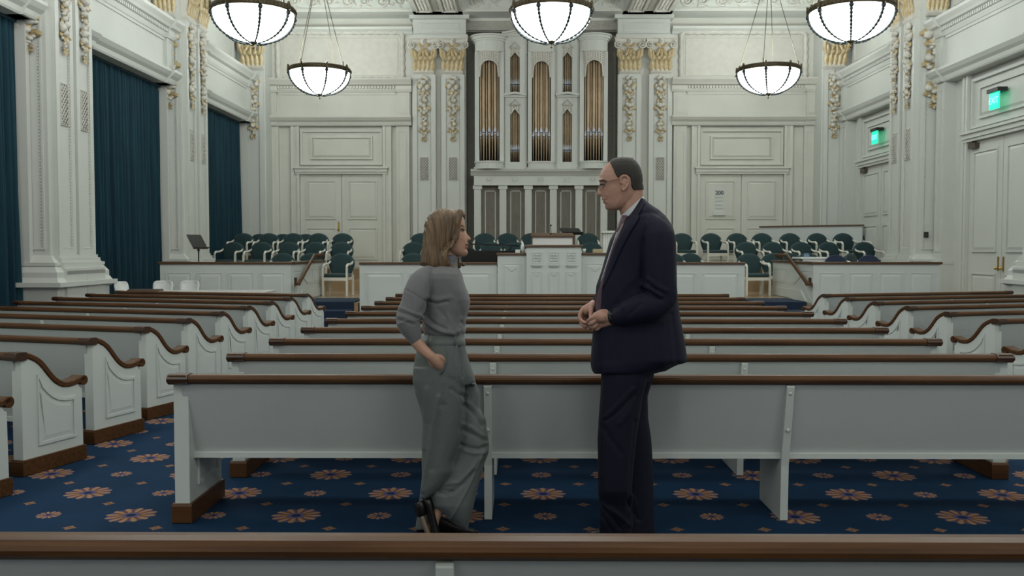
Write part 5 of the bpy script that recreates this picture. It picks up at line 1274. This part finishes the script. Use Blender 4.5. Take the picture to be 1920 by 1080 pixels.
limb(m, [(1243, 556, D - .19, .064), (1228, 571, D - .2, .064), (1205, 577, D - .205, .060), (1182, 585, D - .20, .054), (1170, 590, D - .190, .048), (1161, 592, D - .180, .042)], 18)
limb(m, [(1243, 556, D + .19, .062), (1215, 570, D + .2, .058), (1170, 575, D + .17, .05), (1135, 569, D + .09, .042), (1121, 568, D + .045, .038)], 18)
XN = ([372, 384, 396, 405, 411, 441, 470, 500, 535, 555, 590, 620, 646, 690, 702], [1203, 1194.5, 1186.5, 1180, 1175.5, 1160.5, 1149, 1138.5, 1129.5, 1127.8, 1126, 1124.5, 1127.5, 1130, 1131])
def jacket_post(co, no):
    x, y = px_of(co); xn = np.interp(y, *XN); near = (co[:, 1] < D - 0.02)
    st = np.clip((x - xn) / 1.5, 0, 1) * near * (y > 404) * (y < 706) ; d = 0.007 * st * np.clip((y - 404) / 50, 0, 1)
    co = co + no * d[:, None]
    return folds([([(1210, 430), (1204, 470), (1205, 520), (1212, 530)], -.005, 4), ([(1204, 533), (1225, 545), (1240, 556)], .008, 3.5), ([(1205, 541), (1222, 553), (1240, 562)], -.009, 2.8), ([(1215, 523), (1232, 537), (1250, 545)], .006, 4), ([(1215, 531), (1230, 543)], -.006, 2.5), ([(1195, 560), (1170, 575)], .005, 5), ([(1202, 570), (1180, 590)], -.005, 4),
                  ([(1205, 400), (1222, 395), (1240, 402)], -.006, 4), ([(1212, 408), (1206, 440)], .005, 6), ([(1260, 590), (1266, 640), (1270, 680)], -.005, 5), ([(1240, 600), (1246, 690)], .004, 8), ([(1180, 540), (1160, 565), (1140, 590)], -.005, 8), ([(1187, 608), (1240, 608)], -.004, 2), ([(1187, 614), (1240, 614)], -.002, 3), ([(1160, 560), (1190, 520), (1200, 480)], .004, 8)], D, 0.3)(co, no)
jk = vox(m, 'suit_jacket', SUIT, 0.0055, man, 3, jacket_post, None, man)
m = MB(); rows = [(y, np.interp(y, *XN) + 1, np.interp(y, *XN) + np.interp(y, [403, 404, 425, 470, 505, 541], [17, 22, 20, 15, 11, 1.5])) for y in range(403, 542, 6)]
Jk.strip(m, rows, 0.014, 0.010); put(m, 'lapel', SUIT, jk, man)
m = MB(); Jk.strip(m, [(y, np.interp(y, *XN), np.interp(y, [374, 384, 396, 407], [1211, 1207, 1201, 1194])) for y in range(374, 408, 3)], 0.012, 0.012); put(m, 'jacket_collar', SUIT, jk, man)
TL = ([405, 412, 418, 430, 447, 486, 530, 555, 575, 592, 604], [1167, 1163.5, 1161.5, 1158.5, 1153.0, 1140.5, 1126, 1119, 1116.5, 1116.8, 1122])
m = MB(); Jk.strip(m, [(y, np.interp(y, *TL) - 1.6 + abs(y - 478) * 0.02, np.interp(y, *TL) + 3) for y in range(432, 530, 6)], 0.0025, 0.010)
sh = put(m, 'shirt_front', SHIRT, man, man)
m = MB(); Jk.strip(m, [(y, np.interp(y, *TL), np.interp(y, [405, 412, 418, 441, 470, 500, 535, 555, 590, 604], [1175, 1173.5, 1171, 1160.5, 1149, 1139.5, 1132.5, 1130.5, 1130.5, 1127])) for y in [416, 420] + list(range(426, 605, 6)) + [604]], 0.009, 0.010)
Surf([(403.5, 1167, 1175.5, .020, D - .068), (407, 1164.5, 1178, .028, D - .070), (413, 1161.8, 1177, .030, D - .072), (420, 1159.5, 1173.5, .028, D - .078), (428, 1157, 1169, .026, D - .085), (434, 1155.5, 1165, .018, D - .09)], D, 2.6).add(m, 2, 20)
put(m, 'necktie', TIE, man, man)
def band(m, rows, seg=32):
    m.smooth = True; m.rings([[PW(cx + a * math.cos(t), cy + b * math.cos(t), D + hw * math.sin(t)) for t in [2 * PI * k / seg for k in range(seg)]] for cx, a, cy, b, hw in rows], False, False)
m = MB(); band(m, [(1184.5, 20.5, 387, -18.5, .056), (1184.6, 21.5, 386.2, -18.8, .060), (1187, 22, 393, -18.5, .070), (1190.5, 21.5, 401, -17.5, .084), (1192, 19, 406, -14, .085)]); put(m, 'shirt_collar', SHIRT, man, man)
m = MB(); band(m, [(1193.5, 13.5, 388, -18.5, .062), (1194.2, 14.5, 386.5, -18.5, .067), (1197, 16.5, 394, -17, .078), (1200, 20, 402, -14, .10), (1202, 20, 410, -10, .10)]); pass
A_ = Surf([(688, 1127.5, 1216, .100), (720, 1126.5, 1212, .098), (746, 1125, 1205, .094), (780, 1122.5, 1200, .090), (822, 1120.2, 1194, .086), (860, 1121, 1190, .084), (900, 1121, 1187, .082), (923, 1121.3, 1186, .08), (948, 1123, 1186, .08, D - .03), (985, 1122.3, 1186, .078, D - .0), (1003, 1124, 1183, .078, D + .02)], D - .072, 2.5)
B_ = Surf([(688, 1140, 1227, .100), (705, 1142, 1226, .098), (724, 1148, 1220, .095), (743, 1150, 1214.5, .093), (783, 1155, 1215.3, .088), (822, 1158, 1221, .086), (850, 1160, 1223, .085), (890, 1162, 1225, .083), (940, 1163, 1226.6, .083), (985, 1163, 1226.5, .083), (1001, 1164, 1226, .083)], D + .085, 2.5)
m = MB(); A_.add(m, 8, 30); B_.add(m, 8, 30); Surf([(640, 1132, 1245, .15), (670, 1130, 1238, .16), (700, 1130, 1225, .165), (715, 1133, 1218, .15)], D).add(m, 8, 30)
tr = vox(m, 'trousers', TROU, 0.006, man, 3, folds([([(1188, 728), (1150, 768), (1135, 782)], .006, 4), ([(1190, 742), (1155, 776), (1137, 788)], -.006, 3.5), ([(1180, 770), (1160, 795)], .005, 4), ([(1128, 800), (1150, 830), (1165, 850)], -.004, 5), ([(1192, 790), (1184, 860), (1182, 920), (1178, 990)], -.006, 4), ([(1124, 948), (1150, 972), (1162, 990)], -.012, 3.0), ([(1124, 962), (1140, 985), (1150, 1000)], -.008, 3), ([(1130, 945), (1160, 965), (1180, 985)], .010, 4), ([(1178, 940), (1190, 965), (1198, 975)], -.010, 3), ([(1200, 975), (1212, 940)], -.007, 4), ([(1186, 930), (1194, 950)], .007, 4)], D, 0.4), None, man)
def shoe(m, secs, seg=18, flatb=True):
    """secs: (px x, top y, bottom y, half width, depth)"""
    rs = []
    for x, y0, y1, hw, dd in secs:
        cy, b = (y0 + y1) / 2, (y1 - y0) / 2; rs.append([PW(x, cy + b * (math.copysign(abs(math.sin(t)) ** 0.7, math.sin(t))), dd + hw * math.copysign(abs(math.cos(t)) ** 0.8, math.cos(t))) for t in [2 * PI * k / seg for k in range(seg)]])
    m.smooth = True; m.rings(rs)
for q, (a, fl, dd) in enumerate(((1184, 1011.5, D + .03), (1227, 1001.8, D + .105))):
    m = MB(); k = 1.0; shoe(m, [(a, fl - 20, fl - 2, .022, dd), (a - 4, fl - 27, fl - 2, .034, dd), (a - 16, fl - 30, fl - 2, .037, dd), (a - 30, fl - 29, fl - 2, .036, dd), (a - 48, fl - 24, fl - 2, .042, dd), (a - 64, fl - 20, fl - 2, .048, dd), (a - 76, fl - 18, fl - 2, .042, dd), (a - 83, fl - 14, fl - 3, .028, dd), (a - 85.5, fl - 10, fl - 4, .012, dd)])
    s_ = put(m, 'shoe', SHOE, man, man); m = MB(); shoe(m, [(a + 1, fl - 5, fl, .026, dd), (a - 14, fl - 5, fl, .040, dd), (a - 34, fl - 4, fl, .036, dd), (a - 60, fl - 3.5, fl, .052, dd), (a - 78, fl - 3.5, fl, .042, dd), (a - 87, fl - 4, fl, .016, dd)]); put(m, 'shoe_sole', SHOE, s_, man)
m = MB(); c = [Vector(PW(x, y, d)) for x, y, d in ((1149, 594, D - .172), (1146.5, 594.5, D - .17), (1143.8, 595, D - .167))]; m.tube(c, [.0335, .0335, .0325], 20); m.ball(PW(1146, 590, D - .198), (.010, .007, .010), 10, 6); put(m, 'wristwatch', BLKM, man, man)

# ---------------------------------------------------------------- the woman
D = 4.47
wom = thing('person', 'blonde woman in grey sweater and wide grey trousers, hand in pocket, facing right', 'person', (PW(840, 1010, D)[0], D, 0))
m = MB()
head = Surf([(396, 828, 856, .040), (401, 814, 865, .060), (409, 807, 869.5, .070), (418, 803, 871.6, .073), (426, 802, 872.4, .073), (433, 803, 872.6, .072), (440, 805, 873.8, .069), (448, 808, 875.4, .066), (455, 812, 876.6, .061), (461, 818, 876.8, .056), (467, 826, 876.0, .050), (473, 836, 877.2, .042), (478, 848, 875.5, .030), (480.8, 859, 871.5, .016)], D, 2.2)
head.add(m, 3, 40)
Surf([(433, 866, 873.4, .005), (438, 866, 875.6, .007), (443, 866, 879.4, .010), (447, 866, 883.0, .0125), (449.2, 866, 883.2, .013), (451, 868, 880.2, .0115), (452.6, 869, 876.5, .008)], D, 2).add(m, 2, 20)
ell(m, 869.2, 426.2, D, .009, .042, .006); ell(m, 876.3, 457.8, D, .0082, .017, .0042); ell(m, 875.9, 463.2, D, .0076, .015, .0044); ell(m, 871.5, 474, D, .0165, .018, .0125); ell(m, 857, 447, D - .040, .018, .017, .016); ell(m, 857, 447, D + .040, .018, .017, .016)
limb(m, [(836, 455, D, .045), (838, 475, D, .045), (836, 495, D, .046), (828, 520, D, .06)])
Surf([(505, 806, 850, .08), (530, 795, 862, .13), (580, 800, 868, .125), (625, 806, 862, .12), (690, 790, 868, .14)], D).add(m, 12, 24)
limb(m, [(790, 520, D - .13, .036), (775, 570, D - .155, .033), (767, 608, D - .17, .032), (777, 634, D - .175, .031), (790, 652, D - .18, .028), (803, 664, D - .182, .0245), (809, 669, D - .182, .024)])
limb(m, [(845, 520, D + .14, .036), (838, 580, D + .18, .032), (845, 625, D + .19, .030), (852, 665, D + .19, .025)])
limb(m, [(809, 669, D - .180, .023), (817, 676, D - .170, .027), (824, 685, D - .156, .025)])
h = D - .150; limb(m, [(808, 672, h, .020), (812, 682, h, .018), (818, 690, h + .01, .015)])
for k, (x, y, x2, y2) in enumerate(((830, 678, 838, 706), (825, 684, 832, 716), (820, 689, 826, 718), (816, 690, 821, 712))): limb(m, [(x, y, h + .005, .0108), ((x + x2) / 2, (y + y2) / 2, h + .02, .0098), (x2, y2, h + .035, .0085)], 10)
limb(m, [(814, 668, D - .178, .013), (825, 669, D - .172, .0125), (832, 675, D - .162, .0115), (835, 685, D - .145, .009)], 10)
limb(m, [(852, 662, D + .19, .023), (857, 680, D + .175, .024), (860, 692, D + .16, .012)])
for k in range(4): limb(m, [(853 + k * 4, 685, D + .17, .010), (855 + k * 4, 700, D + .155, .009), (857 + k * 4, 710, D + .145, .008)], 10)
limb(m, [(848, 678, D + .175, .011), (842, 688, D + .17, .010), (840, 697, D + .16, .009)], 10)
limb(m, [(810, 700, D - .06, .07), (812, 800, D - .04, .05), (808, 880, D + .03, .042), (806, 960, D + .09, .032), (812, 992, D + .10, .03)])
limb(m, [(850, 700, D + .07, .07), (885, 820, D + .03, .052), (862, 880, D - .0, .042), (826, 948, D - .045, .030), (815, 972, D - .06, .026)])
limb(m, [(815, 972, D - .06, .026), (812, 990, D - .065, .026), (818, 1012, D - .06, .022)]); limb(m, [(812, 985, D + .10, .03), (840, 994, D + .09, .024), (870, 999, D + .08, .018)])
wp = head_post([(867, 431.8, 4.0, 3.6, -.0075), (862, 455, 6, 6, -.0015)], [([(872.5, 460.7), (882, 460.9)], -.0034, 0.9), ([(870, 452), (871, 460)], -.0015, 1.5), ([(874, 468), (880, 468)], -.0025, 1.8)])
def wom_m(c, n):
    x, y = px_of(c); return np.where((x > 872.0) & (y > 455.6) & (y < 466.6) & (y > 455.6 + (876 - x) * 0.8) & (c[:, 2] > 1.3), 1, 0)
wbdy = vox(m, 'body', [SKW, LIP], 0.0032, wom, 3, wp, wom_m, wom)
m = MB(); m.tube([head.near(x, y, o) for x, y, o in ((859.5, 425.0, .000), (863, 423.4, .0015), (867, 423.0, .003), (870.6, 424.6, .003))], [.0008, .0019, .0023, .0014], 8); m.build('eyebrow', BROW, wbdy)
eye(wom, wbdy, 865.8, 431.8, D - .0295, 1)
# hair, parted and falling to the shoulders
Hs = Surf([(391.5, 826, 846, .028), (394, 815, 857, .050), (398, 808, 866, .068), (403, 804, 869.5, .078), (409, 801, 861, .084), (416, 798.5, 858.5, .087), (425, 796, 858, .089), (435, 794, 858, .090), (445, 792.5, 856, .091), (454, 791.5, 850, .092), (462, 791, 844, .093), (470, 790.3, 836, .095), (478, 789.8, 837, .098), (486, 788.8, 842, .100), (493, 788, 846, .100), (499, 792, 851, .096), (504, 803, 853, .088), (508, 816, 848, .070)], D, 3.4)
m = MB(); Hs.add(m, 3, 44)
limb(m, [(862, 399, D - .045, .020), (859, 412, D - .066, .016), (858.5, 428, D - .074, .013), (856.5, 443, D - .075, .012), (849, 458, D - .079, .012), (838, 468, D - .088, .012), (833, 480, D - .094, .013), (838, 494, D - .085, .015), (848, 503, D - .062, .016)])
limb(m, [(864, 398.5, D + .03, .017), (868, 403, D + .03, .012), (869.5, 406, D + .045, .009), (862, 430, D + .07, .013), (858, 455, D + .075, .013), (856, 480, D + .07, .015), (862, 494, D + .05, .014), (868, 496, D + .03, .009)])
limb(m, [(848, 500, D + .02, .016), (860, 499, D + .01, .013), (867, 493, D, .008)])
limb(m, [(797, 484, D - .05, .022), (792.5, 492, D - .04, .014), (789.5, 496, D - .03, .007)])
def hair_post(co, no):
    x, y = px_of(co); dd = co[:, 1] - D; t = (y - 392) / 115; u = x + 130 * dd * 0.7
    flow = (x - 830) * (1 - 0.55 * np.clip(1 - t * 2.5, 0, 1)) - 6 * np.sin(t * 4.2) * np.clip((x - 815) / 30, -0.3, 1)
    g = 0.0020 * np.sin(flow * 0.72 + 40 * dd) + 0.0014 * np.sin(flow * 1.55 + 1.3 + 25 * dd + 2 * np.sin(t * 5)) + 0.0022 * np.sin(flow * 0.33 + 2 + t * 3)
    return co + no * (g * np.clip(t * 4, 0.15, 1))[:, None]
vox(m, 'hair', HAIRW, 0.0036, wom, 2, hair_post, None, wom)
# sweater
Sw = Surf([(494, 816, 850, .062), (499, 806, 856, .090), (505, 795, 861, .128), (513, 787, 865.5, .155), (523, 783, 868.5, .165), (536, 782.5, 872.5, .165), (549, 783.5, 878, .162), (563, 785, 881.8, .158), (577, 787, 880.5, .155), (593, 790, 875.5, .150), (606, 791, 873, .150), (617, 792, 874.5, .152), (624, 794, 872.5, .150), (629.5, 797, 868, .143)], D, 2.3)
m = MB(); Sw.add(m, 5, 44)
Surf([(478, 827, 857, .052), (484, 824, 858.5, .055), (492, 822, 858, .057), (500, 815, 858, .075)], D, 2.0).add(m, 3, 30)
limb(m, [(803, 515, D - .095, .046), (789, 529, D - .13, .058), (781, 549, D - .152, .062), (775.5, 571, D - .165, .062), (769, 589, D - .172, .064), (766, 602, D - .176, .060), (769, 614, D - .178, .053), (774, 625, D - .178, .043), (778, 635.5, D - .178, .0335)], 20)
limb(m, [(848, 513, D + .10, .045), (849, 528, D + .125, .056), (846, 555, D + .155, .054), (842, 590, D + .175, .050), (845, 620, D + .19, .040), (847, 640, D + .19, .034)], 20)
swf = folds([([(808, 515), (808, 548), (800, 565), (788, 588)], -.006, 3.0), ([(760, 543), (775, 551), (793, 562)], -.004, 1.6), ([(798, 563), (818, 570), (838, 565)], -.007, 3.0), ([(802, 557), (820, 562), (845, 558)], .005, 5), ([(750, 577), (768, 584), (786, 591)], .005, 2.0), ([(747, 584), (766, 590), (783, 597)], -.006, 1.8), ([(745, 592), (762, 596), (778, 603)], .005, 2.0), ([(745, 600), (760, 603), (774, 609)], -.005, 1.8), ([(747, 609), (757, 603), (766, 600)], .004, 2.5),
             ([(788, 590), (800, 606), (822, 620), (850, 626)], .008, 3.2), ([(790, 603), (805, 617), (825, 626)], -.007, 3.0), ([(796, 590), (812, 606), (838, 618)], -.006, 3.0), ([(840, 620), (852, 624), (862, 620)], .006, 3), ([(866, 604), (872, 612), (866, 624)], -.008, 3), ([(838, 590), (848, 605), (855, 620)], .004, 4), ([(862, 572), (866, 590)], -.004, 5), ([(820, 578), (835, 592)], -.004, 5), ([(825, 505), (845, 530), (855, 545)], .003, 8)], D, 0.3)
sw = vox(m, 'sweater', SWT, 0.0048, wom, 3, swf, None, wom)
# wide-leg trousers
Hp = Surf([(626, 797, 869, .138), (640, 789, 871, .147), (655, 782.5, 874, .157), (670, 778, 877.5, .164), (690, 775, 884, .168), (705, 773.5, 889, .166), (722, 775, 892, .155)], D, 2.4)
LA = Surf([(690, 774.5, 868, .085, D - .080), (715, 773.5, 871, .088, D - .080), (740, 779, 872, .088, D - .080), (768, 788, 870.5, .086, D - .08), (794, 793.5, 867, .083, D - .08), (816, 792.5, 864.5, .080, D - .08), (829, 792, 862, .078, D - .08), (848, 791, 854.5, .074, D - .082), (865, 790.5, 848.5, .070, D - .084), (885, 791, 846, .066, D - .086), (900, 791, 834.5, .060, D - .088), (913, 790, 823.5, .054, D - .09), (925, 788.5, 809.5, .045, D - .09), (934, 787.5, 798, .035, D - .09)], D, 2.4)
LA2 = Surf([(860, 791, 845, .070, D + .03), (900, 791, 845, .072, D + .07), (930, 787, 838, .074, D + .09), (960, 783, 822, .074, D + .10), (994, 778, 806, .074, D + .11)], D, 2.4)
LB = Surf([(690, 825, 884, .080, D + .085), (705, 832, 889.5, .083, D + .085), (740, 840, 899, .087, D + .075), (766, 845, 900, .088, D + .06), (785, 848, 910, .090, D + .045), (816, 850, 915, .092, D + .03), (835, 850, 918, .092, D + .02), (851, 845, 915.6, .090, D + .01), (868, 838, 908.5, .088, D - .0), (900, 820, 900, .086, D - .02), (930, 803.5, 892.5, .086, D - .04), (950, 812, 888, .084, D - .05), (962, 829, 885, .078, D - .05), (975, 846, 881.5, .066, D - .05), (986, 860, 878.5, .05, D - .05), (994, 872, 876.5, .03, D - .05)], D, 2.4)
m = MB(); Hp.add(m, 6, 40); LA.add(m, 6, 34); LA2.add(m, 6, 30); LB.add(m, 5, 34)
tf = folds([([(865, 720), (873, 760), (872, 800)], -.004, 4), ([(825, 705), (826, 760)], -.004, 4), ([(800, 730), (797, 790), (795, 840)], .006, 5), ([(822, 745), (812, 800), (803, 860), (793, 920)], .008, 4), ([(832, 760), (822, 820), (812, 880)], -.006, 6), ([(855, 650), (862, 690), (868, 735)], .007, 3.5), ([(861, 650), (866, 680), (867, 706)], -.010, 2.5), ([(838, 650), (838, 680), (832, 720)], .003, 3), ([(846, 730), (860, 740), (872, 742)], -.006, 4),
            ([(882, 722), (893, 716)], -.006, 3), ([(873, 752), (893, 768), (910, 790)], .006, 4), ([(870, 760), (888, 775), (904, 797)], -.008, 4), ([(868, 795), (885, 802), (905, 818)], .006, 4), ([(866, 806), (886, 815), (912, 826)], -.007, 4), ([(864, 834), (880, 840), (898, 843), (914, 836)], -.009, 4), ([(870, 845), (890, 850), (908, 848)], .006, 4), ([(830, 908), (860, 905), (885, 880), (900, 858)], .007, 4), ([(823, 920), (850, 922), (872, 905), (888, 885)], -.006, 4), ([(905, 850), (885, 900), (862, 945), (846, 972)], .006, 2.0), ([(822, 924), (835, 928), (848, 922)], -.008, 3.0), ([(815, 930), (840, 900), (850, 880)], .004, 6), ([(796, 934), (812, 922), (824, 912)], .004, 3)], D, 0.4)
wt = vox(m, 'trousers', WTR, 0.0052, wom, 2, tf, None, wom)
def band2(m, y0, y1, off, S_=Hp, seg=44):
    rs = []
    for y, o in ((y0 + 1, off * 0.3), (y0, off), (y1, off), (y1 + 1, off * 0.3)):
        x0, x1, hw, Dd = S_.at(y); cx, a = (x0 + x1) / 2, (x1 - x0) / 2 + o / .00263; e = 2 / S_.n
        rs.append([PW(cx + a * math.copysign(abs(math.cos(t)) ** e, math.cos(t)), y, Dd + (hw + o) * math.copysign(abs(math.sin(t)) ** e, math.sin(t))) for t in [2 * PI * k / seg for k in range(seg)]])
    m.smooth = True; m.rings(rs, False, False)
m = MB(); band2(m, 629, 647, 0.0025); wbd = put(m, 'waistband', WTR, wt, wom)
for x in (802, 853): m = MB(); Hp.strip(m, [(627, x - 2, x + 2), (638, x - 2, x + 2), (649, x - 2, x + 2)], 0.006, 0.005, 2); put(m, 'belt_loop', WTR, wt, wom)
m = MB(); m.tube([Hp.near(x, y, 0.003) for x, y in ((836, 650), (838.5, 664), (837, 680), (832, 693), (826, 702))], [.0015, .003, .004, .004, .002], 8); put(m, 'pocket_edge', WTR, wt, wom)
# shoes: the flat one, black ankle built up to include shadow under the hem, and the one raised on its toe
m = MB(); dd = D + .085; shoe(m, [(806, 986, 1003, .020, dd), (811, 974, 1003, .030, dd), (824, 966, 1003, .031, dd), (838, 969, 1003, .031, dd), (852, 979, 1003, .034, dd), (868, 986, 1003.5, .041, dd), (882, 989.5, 1003.5, .041, dd), (892, 993, 1003.5, .033, dd), (898.5, 997, 1003, .018, dd)])
s_ = put(m, 'shoe', SHOE, wom, wom); m = MB(); shoe(m, [(805, 1000, 1004.8, .022, dd), (816, 1000, 1004.8, .033, dd), (840, 1001, 1004.8, .032, dd), (866, 1001.5, 1004.8, .043, dd), (886, 1001.5, 1004.8, .040, dd), (900, 1001.5, 1004.5, .016, dd)]); put(m, 'shoe_sole', SHOE, s_, wom)
dd = D - .075
def path_loft(m, P, seg=18):
    """P: (px, py, half thickness in photo plane px, half width m, direction dx, dy)"""
    rs = []
    for x, y, th, hw, nx, ny in P: rs.append([PW(x + nx * th * math.sin(t), y + ny * th * math.sin(t), dd + hw * math.cos(t)) for t in [2 * PI * k / seg for k in range(seg)]])
    m.smooth = True; m.rings(rs)
nx, ny = 0.93, -0.37
m = MB(); path_loft(m, [(796, 933, 4, .014, nx, ny), (800, 936, 8.5, .026, nx, ny), (804, 947, 9, .032, nx, ny), (808, 964, 8, .034, nx, ny), (812, 980, 8, .036, nx, ny), (815, 996, 9, .040, nx, ny), (819, 1010, 9.5, .042, nx, ny), (823, 1019, 8, .032, nx, ny), (825, 1024, 4, .015, nx, ny)])
s_ = put(m, 'shoe', SHOE, wom, wom)
m = MB(); path_loft(m, [(790, 964, 4.5, .026, nx, ny), (793, 974, 5.5, .028, nx, ny), (797, 986, 5.5, .034, nx, ny), (803, 1001, 5.0, .042, nx, ny), (811, 1014, 4, .042, nx, ny), (819, 1025, 2, .024, nx, ny)]); put(m, 'shoe_sole', SOLE, s_, wom)
m = MB(); path_loft(m, [(785, 941, 7.0, .026, nx, ny), (786, 944, 10.0, .031, nx, ny), (788, 954, 11.0, .033, nx, ny), (791, 965, 10, .031, nx, ny), (792, 968, 7, .026, nx, ny)]); put(m, 'shoe_heel', SHOE, s_, wom)
